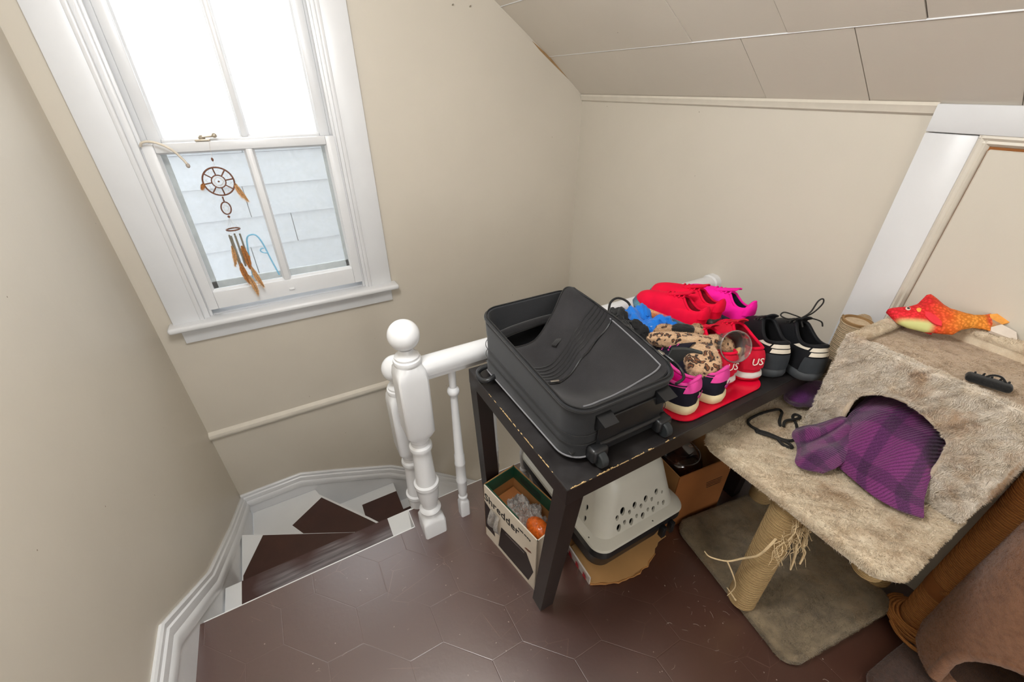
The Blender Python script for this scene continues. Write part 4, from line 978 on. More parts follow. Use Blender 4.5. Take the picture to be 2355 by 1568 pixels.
# crumpled cloths behind the suitcase
def heap(name, c, rx, ry, h, seed, mat, label, cat, crump=.35, fs=9):
    def fn(d):
        k = 1+crump*nz((d.x, d.y, d.z), 2.2, seed)+.16*abs(nz((d.x, d.y, d.z), fs*.32, seed+3))
        return k
    mb = MB().sphere((0, 0, 0), 1.0, 110, 70, fn)
    vs = []
    for p in mb.v:
        z = p[2]; zz = z*h if z > 0 else z*.02
        r = .010*nz(p, fs*.35, seed); vs.append((c[0]+p[0]*rx+r, c[1]+p[1]*ry+r, c[2]+.012+zz+.5*r))
    mb.v = vs
    return tag(obj(name, mb, mat, None, 70), label, cat)
heap('blue_cloth', (.985, .845, TZ), .074, .115, .094, 1.3, 'cloth_blue', 'crumpled bright blue cloth beside the red running shoe', 'cloth', .5, 16)
bc = heap('black_cloth', (.872, .865, TZ), .054, .110, .112, 4.1, 'cloth_black', 'heap of black strappy cloth between suitcase and blue cloth', 'cloth', .6, 18)
obj('strap', MB().tube(cr([(.905, .945, .840), (.920, .958, .872), (.948, .955, .884), (.975, .935, .872), (.978, .91, .850)], 8), .004, 8), 'lace_black', bc, 60)
me = text_mesh('F', .016); o = obj('white_print', me, 'print_cream', bc, None); o.matrix_basis = Matrix.Translation((.948, .790, .848)) @ Euler((R(50), 0, R(-25))).to_matrix().to_4x4()
obj('buckle', MB().rbox((.905, .895, .866), (.012, .008, .006), .002, 2), 'steel', bc, 30)

# ================================================================== THINGS UNDER THE TABLE
# shredder carton
sh = thing('shredder_carton', 'open white and dark printed carton lettered Shredder in front of the grey pet carrier', 'box', (.43, .79, 0))
A, B = Vector((.456, .652, 0)), Vector((.404, .934, 0)); D = (B-A); ln = D.length; D.normalize(); NO = Vector((D.y, -D.x, 0)); NO = NO if NO.x > 0 else -NO
WB, HB = .142, .285
def bp(u, v, z): return A+D*u+NO*v+Vector((0, 0, z))
def panel(nm, p, q, th, z0, z1, mt, nrm): return obj(nm, MB().prism([p+Vector((0, 0, z0)), q+Vector((0, 0, z0)), q+Vector((0, 0, z1)), p+Vector((0, 0, z1))], nrm*th), mt, sh, 0, world=True)
panel('side_panel', bp(0, 0, 0), bp(ln, 0, 0), .004, 0, HB, 'box_print_white', NO)
panel('side_panel', bp(0, WB-.004, 0), bp(ln, WB-.004, 0), .004, 0, HB, 'cardboard', NO)
panel('end_panel', bp(0, 0, 0), bp(0, WB, 0), .004, 0, HB, 'box_print_white', D)
panel('end_panel', bp(ln-.004, 0, 0), bp(ln-.004, WB, 0), .004, 0, HB, 'cardboard', D)
obj('bottom', MB().prism([bp(.004, .004, .001), bp(ln-.004, .004, .001), bp(ln-.004, WB-.004, .001), bp(.004, WB-.004, .001)], (0, 0, .004)), 'cardboard', sh, 0, world=True)
# green inside flaps folded down
for (u0, v0, u1, v1, nn) in ((ln-.0055, .004, ln-.0055, WB-.004, -D), (.004, WB-.0055, ln-.004, WB-.0055, -NO), (.10, .0055, ln-.004, .0055, NO)):
    p, q = bp(u0, v0, 0), bp(u1, v1, 0); dp = .055 if nn != NO else .018
    panel('folded_flap', p, q, .003, HB-dp, HB+.002, 'box_print_green', nn)
mb = MB()
for zz in (.012, .020, .028, .036): mb.prism([bp(ln-.05, WB-.0092, HB-zz), bp(ln-.16, WB-.0092, HB-zz), bp(ln-.16, WB-.0092, HB-zz-.003), bp(ln-.05, WB-.0092, HB-zz-.003)], -NO*.0006)
obj('printed_lines', mb, 'ink_black', sh, 0, world=True)
# printed picture on the visible side
def face_patch(nm, poly, mt, off=.0006): obj(nm, MB().prism([bp(u, 0, z) for u, z in poly], -NO*off), mt, sh, 0, world=True)
face_patch('printed_picture', [(.035, .02), (.205, .02), (.185, .15), (.05, .165), (.012, .10)], 'box_print_dark')
face_patch('picture_highlight', [(.06, .150), (.16, .141), (.16, .144), (.06, .153)], 'steel', .0009)
face_patch('printed_panel', [(.225, .05), (.283, .05), (.283, .20), (.245, .18)], 'box_print_dark')
face_patch('leaf_mark', [(.025, .19), (.030, .196), (.052, .190), (.060, .181), (.04, .182)], 'hoop_brown')
def side_text(txt, size, u, z):
    me = text_mesh(txt, size); o = obj('lettering', me, 'ink_black', sh, None)
    X = -D; Yv = Vector((0, 0, 1)); Zv = X.cross(Yv)
    m = Matrix((X, Yv, Zv)).transposed().to_4x4(); m.translation = bp(u, -.0008, z); o.matrix_basis = WMX[sh.name].inverted() @ m
side_text('Shredder', .052, .185, .228); side_text('made strong', .012, .062, .252)
# carton contents
pb = heap('plastic_bag', (0, 0, 0), .052, .085, .06, 2.2, 'plastic_film', 'crumpled clear plastic bag inside the shredder carton', 'bag', .5, 22)
pb.location = bp(.135, .072, .165); pb.rotation_euler = (0, 0, R(10))
og = MB().sphere((0, 0, 0), (.034, .052, .034), 28, 18, lambda d: 1+.08*nz(d, 9, 3)); o = obj('orange_ornament', og, 'orange_glass', None, 60); tag(o, 'shiny orange glass ornament at the near end of the shredder carton', 'ornament'); o.location = bp(.062, .065, .215); o.rotation_euler = (0, 0, R(10))
cf = obj('carton_filler', MB().loft([[bp(u, v, z) for u, v in ((.008, .008), (ln-.008, .008), (ln-.008, WB-.008), (.008, WB-.008))] for z in (.006, .178)]), 'cardboard_dark', sh, 0, world=True)
# second plastic bag hanging at the carton's left edge
tg = MB().grid(lambda u, v: bp(.19+.05*u, -.004-.022*math.sin(PI*v)*(.5+.5*math.sin(9*u)), .10+.10*v), 12, 14, .001); o = obj('plastic_scrap', tg, 'plastic_film', None, 60); tag(o, 'scrap of clear plastic stuck to the side of the shredder carton', 'plastic scrap')

# pet carrier
pc = thing('pet_carrier', 'grey plastic pet carrier with air holes and black base under the table', 'pet carrier', (.80, .78, 0))
def rr3(cx_, cy_, hx, hy, r, z, n=8): return [Vector((x, y, z)) for x, y in rrect(cx_-hx, cx_+hx, cy_-hy, cy_+hy, r, n)]
CX, CY = .805, .785
up_r = [rr3(CX, CY, .172, .227, .05, .262), rr3(CX, CY, .168, .222, .05, .275), rr3(CX, CY, .150, .202, .055, .36), rr3(CX, CY, .138, .188, .06, .42), rr3(CX, CY, .125, .172, .06, .450), rr3(CX, CY, .10, .145, .055, .468), rr3(CX, CY, .06, .10, .04, .472)]
mb = MB(); mb.loft(up_r, True)
inner = [[Vector((CX+(p.x-CX)*.965, CY+(p.y-CY)*.972, p.z-.004)) for p in r_] for r_ in up_r]
inner[0] = [Vector((p.x, p.y, .255)) for p in inner[0]]
mb2 = MB(); rings = up_r+[list(r_) for r_ in reversed(inner)]
mb2.loft(rings, False, True)
top = obj('upper_shell', mb2, 'carrier_grey', None, 50)
HOLES = [(0.877,0.343,0.0097),(0.903,0.329,0.0056),(0.829,0.338,0.0107),(0.856,0.323,0.0071),(0.780,0.337,0.0107),(0.808,0.320,0.0077),(0.729,0.339,0.0128),(0.758,0.321,0.0077),(0.706,0.325,0.0084),(0.910,0.283,0.0082),(0.885,0.292,0.0061),(0.863,0.280,0.0092),(0.838,0.290,0.0069),(0.815,0.278,0.0102),(0.788,0.290,0.0069),(0.764,0.280,0.0110),(0.736,0.292,0.0077),(0.711,0.283,0.0115)]
ct = MB()
for (x, z, wd) in HOLES:
    a, b = wd*.78, wd*1.25
    ct.prism([(x+a*math.cos(2*PI*k/14)*(1+.12*math.sin(2*PI*k/14)), .50, z+b*math.sin(2*PI*k/14)) for k in range(14)], (0, .13, 0))
for (y, z) in ((.700, .335), (.655, .322), (.69, .285), (.648, .280), (.735, .285), (.735, .335)):
    a, b = .006, .012
    ct.prism([(.58, y+a*math.cos(2*PI*k/14), z+b*math.sin(2*PI*k/14)) for k in range(14)], (.11, 0, 0))
boolean(top, ct); top.data.transform(WMX[pc.name].inverted()); top.parent = pc
for p in top.data.polygons: p.use_smooth = True
top.data.set_sharp_from_angle(angle=R(35))
obj('rim_flange', MB().loft([rr3(CX, CY, .170, .225, .05, .262), rr3(CX, CY, .194, .252, .05, .250), rr3(CX, CY, .197, .255, .05, .243), rr3(CX, CY, .190, .248, .05, .243), rr3(CX, CY, .168, .223, .05, .256)], False), 'carrier_grey', pc, 40, world=True)
obj('lower_shell', MB().loft([rr3(CX, CY, .194, .252, .05, .2425), rr3(CX, CY, .196, .254, .05, .210), rr3(CX, CY, .182, .238, .05, .200), rr3(CX, CY, .160, .215, .05, .09), rr3(CX, CY, .130, .18, .05, .022), rr3(CX, CY, .10, .15, .04, .020)]), 'carrier_black', pc, 40, world=True)
for x in (.885, .925): obj('latch', MB().rbox((x, .524, .195), (.018, .020, .050), .003, 2), 'carrier_black', pc, 30, world=True)
for (x, y) in ((.845, .545), (.622, .60), (.622, .80), (.622, .97)): obj('bolt', MB().lathe([(.001, .008), (.004, .007), (.006, .003), (.006, 0), (.001, 0)], 14, (x, y, .2475)), 'steel', pc, 40, world=True)
obj('top_cap', MB().loft([rr3(CX, CY, .066, .106, .04, .466), rr3(CX, CY, .066, .106, .04, .4725), rr3(CX, CY, .05, .09, .035, .4735)]), 'carrier_grey', pc, 40, world=True)
obj('top_handle', MB().tube(cr([(.74, .785, .470), (.75, .785, .490), (.80, .785, .496), (.86, .785, .490), (.87, .785, .470)], 6), .008, 8), 'carrier_black', pc, 60, world=True)
obj('top_recess', MB().tube([Vector((CX+.085*math.cos(2*PI*k/40), CY-.02+.10*math.sin(2*PI*k/40), .4725)) for k in range(40)], .0022, 6, True), 'carrier_grey', pc, 60, world=True)

# torn flat carton on the floor under the carrier
fc = thing('cardboard_tray', 'torn shallow cardboard tray with red printed side under the pet carrier', 'box', (.82, .78, 0))
obj('bottom', MB().prism([(.640, .585, .001), (1.0, .60, .001), (1.0, 1.0, .001), (.655, 1.0, .001)], (0, 0, .005)), 'cardboard', fc, 0, world=True)
obj('side_wall', MB().hexa([(.634, .578, 0), (.639, .578, 0), (.658, 1.0, 0), (.653, 1.0, 0)], [(.628, .574, .052), (.633, .574, .052), (.652, 1.0, .052), (.647, 1.0, .052)]), 'print_white', fc, 0, world=True, label='white side printed with red shapes')
for k in range(9): y = .590+k*.044; obj('red_print', MB().prism([(.6283+(y-.578)*.045, y, .012), (.6283+(y+.022-.578)*.045, y+.022, .010), (.6253+(y+.018-.578)*.045, y+.018, .042), (.6253+(y+.006-.578)*.045, y+.006, .038)], (-.0006, 0, 0)), 'print_red', fc, 0, world=True)
random.seed(11)
top_edge = [(.634, .578, .050)]
fr = [(.636, .577, .001)]
tp = []
for k in range(26):
    f = k/25; x = .636+.37*f; y = .577-.055*math.sin(PI*min(1, f*1.1))**.8*(1 if f < .8 else .6)+.004*random.uniform(-1, 1)
    tp.append((x, y, .012+.006*math.sin(f*9)))
mb = MB(); mb.prism([(.645, .60, .008)]+[(p[0], p[1], .008) for p in tp]+[(1.0, .61, .008), (1.0, .72, .008), (.66, .72, .008)], (0, 0, .004))
obj('torn_flap', mb, 'cardboard_light', fc, 0, world=True)
obj('torn_paper', MB().tube([(p[0], p[1]-.0015, .009+.003*random.uniform(-1, 1)) for p in tp[:20]], [.002+.0025*random.random() for _ in range(20)], 5), 'cardboard', fc, 0, world=True)

# brown carton with glazed jar
bb = thing('brown_carton', 'tall open brown cardboard box between pet carrier and cat tree', 'box', (1.175, .712, 0), (0, 0, R(-6)))
bx0, bx1, by0, by1, bh = -.135, .135, -.125, .145, .30
for (nm, a) in (('front_panel', (bx0, bx1, by0, by0+.004, 0.001, bh)), ('back_panel', (bx0, bx1, by1-.004, by1, .001, bh)), ('side_panel', (bx0, bx0+.004, by0+.004, by1-.004, .001, bh)), ('side_panel', (bx1-.004, bx1, by0+.004, by1-.004, .001, bh)), ('bottom', (bx0+.004, bx1-.004, by0+.004, by1-.004, .001, .006))):
    obj(nm, MB().box(*a), 'cardboard_dark' if nm != 'side_panel' else 'cardboard', bb, 0)
mb = MB()
for k in range(4): mb.box(.02+.003*k, .10, by0-.0008, by0-.0001, .20-.010*k, .2025-.010*k)
obj('stamped_print', mb, 'box_print_dark', bb, 0)
jr = thing('glazed_jar', 'round shiny dark brown glazed jar inside the brown cardboard box', 'jar', (1.150, .706, .10))
obj('jar_body', MB().lathe([(.03, -.092), (.07, -.075), (.095, -.01), (.10, .06), (.098, .12), (.085, .165), (.06, .19), (.045, .195), (.045, .205), (.001, .21)], 40), 'brown_glaze', jr, 60)
obj('jar_rim', MB().tube([(.075*math.cos(2*PI*k/32), .075*math.sin(2*PI*k/32), .178) for k in range(32)], .004, 8, True), 'brown_glaze', jr, 60)
o = obj('kraft_paper', MB().grid(lambda u, v: (1.13+.13*u, .755+.05*v+.02*math.sin(5*u), .24+.14*v+.03*nz((u*3, v*3, 0), 1)), 16, 12, .002), 'paper_tan', None, 50); tag(o, 'crumpled tan kraft paper sticking out of the brown cardboard box', 'paper')

# ================================================================== CAT TREE (tan plush)
ct_ = thing('cat_tree', 'worn tan plush cat tree with cubby box, shelf and frayed sisal post', 'cat tree', (1.28, .30, 0))
def plush_slab(c, size, rad, rot=0, sub=.012, amp=.004, round_=.02, seed=0):
    # rounded slab with slightly uneven plush surface
    hx, hy, h = size[0]/2, size[1]/2, size[2]
    rings = []
    prf = [(.012, 0), (.003, .006), (0, h*.3), (0, h*.7), (.004, h-.006), (.012, h-.001), (.02, h)]
    for ins, z in prf:
        rings.append([Vector((x, y, z)) for x, y in rrect(-hx+ins, hx-ins, -hy+ins, hy-ins, max(.004, rad-ins), 8)])
    n = len(rings[-1])
    for f in (.94, .85, .7, .5, .3, .1): rings.append([Vector((p.x*f, p.y*f, h+.0015*nz((p.x*f, p.y*f, seed), 12)+.001)) for p in rings[6]])
    mb = MB(); mb.loft(rings)
    m = Matrix.Translation(c) @ Matrix.Rotation(rot, 4, 'Z')
    mb.v = [tuple(m @ (Vector(p)+Vector((amp*nz(p, 30, seed), amp*nz(p, 30, seed+4), amp*.6*nz(p, 22, seed+8)*(1 if p[2] > .003 else 0))))) for p in mb.v]
    return mb
bp_ = obj('base_plate', plush_slab((1.268, .300, .001), (.485, .515, .045), .05, R(-8.5), seed=1), 'plush_base', ct_, 60, world=True)
SHZ = .600
shelf = obj('shelf', plush_slab((1.279, .284, SHZ-.045), (.642, .514, .045), .055, 0, seed=2), 'plush_shelf', ct_, 60, world=True)
def post(nm, x, y, z0, z1, r, mt):
    prf = [(r*.98, z0)]; k = int((z1-z0)/.009)
    for i in range(k): prf += [(r, z0+(i+.15)*(z1-z0)/k), (r+.0016, z0+(i+.5)*(z1-z0)/k), (r, z0+(i+.85)*(z1-z0)/k)]
    prf.append((r*.98, z1)); return obj(nm, MB().lathe(prf, 28, (x, y, 0)), mt, ct_, 60, world=True)
p1 = post('sisal_post', 1.030, .278, .044, .556, .041, 'sisal_tan')
post('sisal_post', 1.50, .10, .044, .556, .041, 'sisal_tan'); post('sisal_post', 1.46, .50, .044, .556, .041, 'sisal_tan')
post('corner_post', 1.03, .085, .50, .556, .030, 'sisal_tan')
rp = post('rear_post', 1.512, .478, SHZ, .868, .040, 'sisal_pale')
obj('tube_core', MB().lathe([(.040, .866), (.041, .874), (.036, .875), (.034, .868), (.033, .70), (.001, .70)], 32, (1.512, .478, 0), cap=False), 'cardboard_tube', rp, 60, world=True)
obj('torn_wrap', MB().grid(lambda u, v: (1.512+(.043+.004*nz((u*6, v, 0), 1))*math.cos(-.6+2.4*u), .478+(.043+.004*nz((u*6, v, 2), 1))*math.sin(-.6+2.4*u), .855+.030*v*(.6+.4*math.sin(7*u))), 24, 5, .003), 'sisal_pale', rp, 60, world=True)
# frayed fibres on the front post
random.seed(21)
mb = MB()
for k in range(70):
    a = random.uniform(-2.6, .3); z = random.uniform(.38, .54); p = Vector((1.03+.042*math.cos(a), .278+.042*math.sin(a), z)); d = Vector((math.cos(a), math.sin(a), 0))
    Ln = random.uniform(.03, .11); q = [p, p+d*.012+Vector((0, 0, .003))]
    for s in range(1, 5): q.append(q[-1]+Vector((random.uniform(-.012, .012), random.uniform(-.012, .012), -Ln/4))+d*.003)
    mb.tube(q, [.0012, .0012, .0011, .001, .0008, .0004], 4)
obj('frayed_fibre', mb, 'sisal_fibre', p1, 0, world=True, kind='stuff')
for pts, r0 in (([(.995, .262, .42), (.975, .262, .40), (.962, .272, .35), (.955, .30, .30), (.93, .325, .27), (.90, .36, .265), (.885, .375, .285)], .004), ([(.93, .325, .27), (.945, .30, .22), (.955, .285, .17), (.945, .29, .12)], .0028), ([(.97, .272, .10), (.955, .288, .13), (.945, .30, .15)], .003), ([(1.045, .236, .47), (1.052, .222, .45), (1.045, .214, .41), (1.058, .205, .38), (1.05, .20, .34)], .006), ([(1.07, .25, .48), (1.09, .236, .46), (1.085, .228, .41), (1.10, .22, .37)], .007), ([(1.05, .24, .44), (1.045, .222, .38), (1.05, .215, .33), (1.045, .21, .30)], .005)):
    q = cr(pts, 7); obj('sisal_strand', MB().tube(q, [r0*(1-.6*i/len(q)) for i in range(len(q))], 6), 'sisal_fibre', p1, 60, world=True)
# cubby box: rotated a few degrees
cb = bpy.data.objects.new('cubby_box', None); COL.objects.link(cb); cb.parent = ct_
ang = R(-4); mloc = Matrix.Translation((1.272, .412, SHZ)) @ Matrix.Rotation(ang, 4, 'Z'); cb.matrix_basis = WMX[ct_.name].inverted() @ mloc; WMX[cb.name] = mloc
# local: x into the wall, y negative toward the camera side, z up
BW, BD, BH = .386, .322, .325; th = .022
op = [(-.075, 0), (-.076, .147), (-.088, .182), (-.13, .214), (-.18, .226), (-.24, .212), (-.288, .180), (-.298, .12), (-.302, 0)]
outer = [(-BW, 0), (-BW, BH), (0, BH), (0, 0)]
def fuzz(mb, amp=.003, s=28, sd=0): mb.v = [(p[0]+amp*nz(p, s, sd), p[1]+amp*nz(p, s, sd+3), p[2]+amp*nz(p, s, sd+7)) for p in mb.v]; return mb
# front panel as quad strips around the opening, with rounded edges
bm = bmesh.new()
poly = [(0, 0)]+op+[(-BW, 0), (-BW, BH), (0, BH)]
fv = [bm.verts.new((0, y, z)) for y, z in poly]; f = bm.faces.new(fv)
r_ = bmesh.ops.extrude_face_region(bm, geom=[f]); vs = [e for e in r_['geom'] if isinstance(e, bmesh.types.BMVert)]
for v in vs: v.co.x += th
bmesh.ops.recalc_face_normals(bm, faces=bm.faces); bmesh.ops.bevel(bm, geom=[e for e in bm.edges if len(e.link_faces) == 2 and e.calc_face_angle(0) > .5], offset=.007, segments=3, profile=.5, affect='EDGES')
bmesh.ops.triangulate(bm, faces=bm.faces)
for _ in range(2): bmesh.ops.subdivide_edges(bm, edges=[e for e in bm.edges if e.calc_length() > .02], cuts=1); bmesh.ops.triangulate(bm, faces=bm.faces)
mb = MB(); bm.verts.index_update(); mb.add([v.co.copy() for v in bm.verts], [tuple(v.index for v in f.verts) for f in bm.faces]); bm.free()
obj('front_panel', fuzz(mb, .0015, 40), 'plush_box', cb, 60)
obj('side_panel', fuzz(MB().rbox((BD/2+th/2, -th/2, BH/2), (BD-th, th, BH), .006, 3), .002), 'plush_box', cb, 60)
obj('side_panel', fuzz(MB().rbox((BD/2+th/2, -BW+th/2, BH/2), (BD-th, th, BH), .006, 3), .002), 'plush_box', cb, 60)
obj('back_panel', MB().rbox((BD-th/2, -BW/2, BH/2), (th, BW-2*th, BH), .004, 2), 'plush_shelf', cb, 60)
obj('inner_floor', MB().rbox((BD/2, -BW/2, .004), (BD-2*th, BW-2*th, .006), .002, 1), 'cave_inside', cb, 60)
obj('roof', MB().grid(lambda u, v: (.010+u*(BD-.02), -BW+.012+v*(BW-.024), BH-.022+.0025*nz((u*9, v*9, 0), 1)-.004*math.sin(PI*u)*math.sin(PI*v)), 40, 40, .016), 'plush_tray', cb, 60)
obj('opening_trim', MB().tube(cr([(.010, y, z) for y, z in op], 6), .009, 8), 'plush_shelf', cb, 60)
def roll(nm, pts, r): obj(nm, fuzz(MB().tube(cr(pts, 12), r, 14), .0025, 35), 'plush_shelf', cb, 70)
roll('rim_roll', [(.026, -.014, BH-.010), (.15, -.012, BH-.006), (BD-.01, -.012, BH+.002)], .016)
roll('rim_roll', [(BD-.006, -.012, BH+.004), (BD-.006, -BW*.5, BH+.006), (BD-.006, -BW+.01, BH+.004)], .018)
roll('rim_roll', [(BD-.01, -BW+.010, BH+.004), (.15, -BW+.012, BH-.004), (.018, -BW+.012, BH-.008)], .014)

# purple plaid blanket spilling from the cubby
def blend(rows, u, v):
    def crv(ps, t):
        q = t*(len(ps)-1); i = min(len(ps)-2, int(q)); f = q-i
        p0, p1, p2, p3 = ps[max(0, i-1)], ps[i], ps[i+1], ps[min(len(ps)-1, i+2)]
        return .5*((2*p1)+(-p0+p2)*f+(2*p0-5*p1+4*p2-p3)*f*f+(-p0+3*p1-3*p2+p3)*f**3)
    return crv([crv([Vector(p) for p in r_], u) for r_ in rows], v)
S = SHZ+.012
ROWS = [  # v: inside -> out over the shelf; u: left -> right (y descending)
    [(1.47, .33, S+.10), (1.47, .27, S+.13), (1.47, .22, S+.12), (1.47, .16, S+.10), (1.47, .13, S+.06)],
    [(1.36, .325, S+.10), (1.36, .28, S+.145), (1.36, .22, S+.15), (1.36, .17, S+.13), (1.36, .135, S+.10)],
    [(1.275, .320, S+.075), (1.275, .28, S+.115), (1.275, .22, S+.125), (1.275, .165, S+.115), (1.275, .122, S+.075)],
    [(1.225, .315, S+.045), (1.22, .27, S+.072), (1.215, .21, S+.082), (1.215, .155, S+.070), (1.23, .105, S+.03)],
    [(1.19, .30, S+.022), (1.18, .255, S+.032), (1.17, .20, S+.036), (1.17, .15, S+.032), (1.19, .088, S+.012)],
    [(1.175, .275, S+.004), (1.160, .235, S+.004), (1.142, .178, S+.004), (1.142, .120, S+.004), (1.168, .075, S+.004)]]
def bl(u, v):
    p = blend(ROWS, u, v); a = .006*math.sin(PI*v)
    p.z += a*math.sin(16*u+5*v)+.006*nz((u*5, v*5, 0), 1)*math.sin(PI*min(1, v*1.3)); return p
bk = thing('plaid_blanket', 'purple plaid fleece blanket spilling out of the cubby box', 'blanket', (1.2, .2, SHZ+.01))
obj('blanket_body', MB().grid(bl, 48, 56, .008), 'plaid', bk, 80, world=True)
ROWS2 = [
    [(1.270, .335, S+.07), (1.262, .322, S+.085), (1.255, .31, S+.085), (1.25, .295, S+.08), (1.25, .27, S+.07)],
    [(1.235, .365, S+.030), (1.215, .345, S+.052), (1.20, .32, S+.050), (1.185, .295, S+.054), (1.18, .262, S+.035)],
    [(1.215, .390, S+.010), (1.185, .365, S+.040), (1.150, .335, S+.018), (1.120, .31, S+.040), (1.135, .262, S+.012)],
    [(1.205, .400, S+.002), (1.170, .385, S+.003), (1.125, .345, S+.003), (1.07, .315, S+.003), (1.105, .268, S+.002)]]
def bl2(u, v):
    p = blend(ROWS2, u, v); p.z += .005*math.sin(22*u+3*v)*math.sin(PI*v); return p
obj('blanket_corner', MB().grid(bl2, 48, 36, .008), 'plaid', bk, 80, world=True)
# purple cushion behind the cubby
pcus = MB().sphere((0, 0, 0), 1.0, 48, 28, lambda d: 1+.10*nz((d.x, d.y, d.z), 2.2, 5))
pcus.v = [(1.375+p[0]*.085, .477+p[1]*.052, SHZ+.040+p[2]*.038) for p in pcus.v]
o = obj('plush_cushion', pcus, 'plush_purple', None, 80); tag(o, 'small purple plush cushion on the cat tree shelf behind the cubby box', 'cushion')
# shoelace on the shelf
zl = SHZ+.006
lace = cr([(1.195, .440, zl), (1.215, .455, zl), (1.245, .468, zl+.004), (1.26, .475, zl), (1.264, .489, zl), (1.225, .500, zl), (1.177, .506, zl), (1.13, .503, zl), (1.115, .485, zl), (1.118, .462, zl), (1.118, .440, zl+.003), (1.128, .415, zl+.006), (1.125, .390, zl), (1.132, .370, zl), (1.142, .372, zl), (1.138, .392, zl+.004), (1.118, .425, zl+.006), (1.108, .455, zl), (1.114, .463, zl), (1.128, .436, zl+.003), (1.145, .402, zl), (1.165, .385, zl), (1.20, .390, zl), (1.245, .420, zl), (1.268, .445, zl), (1.288, .448, zl), (1.290, .434, zl), (1.262, .432, zl+.004), (1.222, .442, zl+.006), (1.20, .432, zl)], 6)
o = obj('shoelace', MB().tube(lace, .0042, 7), 'lace_black', None, 60); tag(o, 'loose black shoelace loops lying on the tan plush shelf', 'shoelace')

# fish toy on the cubby roof
ft = thing('fish_toy', 'red and orange plush koi fish toy on top of the cubby box', 'toy', (1.452, .405, .955))
fx = Vector((.135, -.195, .012)).normalized(); fy0 = Vector((.55, .28, .42)); fy = (fy0-fx*fy0.dot(fx)).normalized(); fz = fx.cross(fy); fz = fz if fz.z > 0 else -fz; fy = fz.cross(fx)
fm = Matrix((fx, fy, fz)).transposed().to_4x4(); fm.translation = Vector((1.452, .405, .955)); ft.matrix_basis = fm; WMX[ft.name] = fm
FL = .235
bot = [(0, -.004), (.03, -.014), (.10, -.036), (.2, -.046), (.35, -.052), (.5, -.050), (.6, -.048), (.68, -.028), (.78, -.018), (.88, -.020), (.93, -.026)]
topp = [(0, .004), (.03, .010), (.10, .016), (.2, .022), (.28, .034), (.37, .070), (.41, .074), (.46, .062), (.52, .044), (.6, .030), (.7, .022), (.78, .020), (.88, .026), (.93, .032)]
def lerp_t(tab, s):
    for a, b in zip(tab[:-1], tab[1:]):
        if a[0] <= s <= b[0]:
            f = (s-a[0])/(b[0]-a[0]); return a[1]+(b[1]-a[1])*f
    return tab[-1][1]
rings = []
NR = 48
for i in range(NR+1):
    s = .93*i/NR; b_, t2_ = lerp_t(bot, s), lerp_t(topp, s); cyy, hh = (b_+t2_)/2, (t2_-b_)/2
    tk = .026*math.sin(PI*min(1, .08+s*.95))**.7 if s < .75 else .026*math.sin(PI*min(1, .08+.75*.95))**.7*(1-(s-.75)/.18*.75)
    tk = max(.003, tk)
    rg = []
    for k in range(28):
        a = 2*PI*k/28; yy = math.sin(a); zz = math.cos(a)
        thin = 1.0 if yy < .3 else 1.0-.75*max(0, (yy-.3)/.7)*(1 if .28 < s < .6 else .35)
        rg.append(Vector((s*FL, cyy+hh*yy, tk*zz*thin)))
    rings.append(rg)
obj('body', MB().loft(rings), 'koi', ft, 80)
for sg in (1, -1):
    obj('tail_fin', MB().loft([[Vector((FL*.91+d*.050, sg*(.006+d*.024)+y*(.020-.007*d), z*(.005-.003*d))) for y, z in ((-1, -1), (1, -1), (1, 1), (-1, 1))] for d in (0, .5, 1.0)]), 'koi_orange' if sg > 0 else 'koi_white', ft, 30)
    ey = obj('eye', MB().sphere((.038, .003, sg*.0190), (.0058, .0058, .003), 16, 10), 'eye_white', ft, 60); obj('pupil', MB().sphere((.038, .003, sg*.0212), (.0034, .0034, .002), 12, 8), 'glossy_black', ey, 60)
    obj('pectoral_fin', MB().loft([[Vector((.072+d*.034, -.010-d*.026+y*(.004+.010*math.sin(PI*min(1, d*.8+.1))), sg*(.0235+z*.002))) for y, z in ((-1, -1), (1, -1), (1, 1), (-1, 1))] for d in (0, .3, .6, 1.0)]), 'koi_red', ft, 30)
    obj('gill_patch', MB().sphere((.062, -.002, sg*.0195), (.008, .012, .004), 12, 8), 'koi_orange', ft, 60)

# hair clip on the cubby roof
hcp = thing('hair_clip', 'small black plastic hair claw clip on the cubby roof near its front edge', 'hair clip', (1.338, .140, SHZ+BH-.018), (0, 0, R(-74)))
obj('jaw', MB().rbox((0, 0, .011), (.078, .030, .018), .008, 3), 'cloth_black', hcp, 40)
for k in range(5): obj('tooth', MB().hexa([(-.03+k*.014, .008, .008), (-.024+k*.014, .008, .008), (-.024+k*.014, .013, .008), (-.03+k*.014, .013, .008)], [(-.028+k*.014, .004, .024+.004*(k % 2)), (-.025+k*.014, .004, .024+.004*(k % 2)), (-.025+k*.014, .008, .024), (-.028+k*.014, .008, .024)]), 'cloth_black', hcp, 0)
obj('wing', MB().tube(cr([(-.01, .004, .016), (.0, .008, .026), (.014, .008, .028), (.026, .004, .018)], 5), .0025, 6), 'cloth_black', hcp, 60)

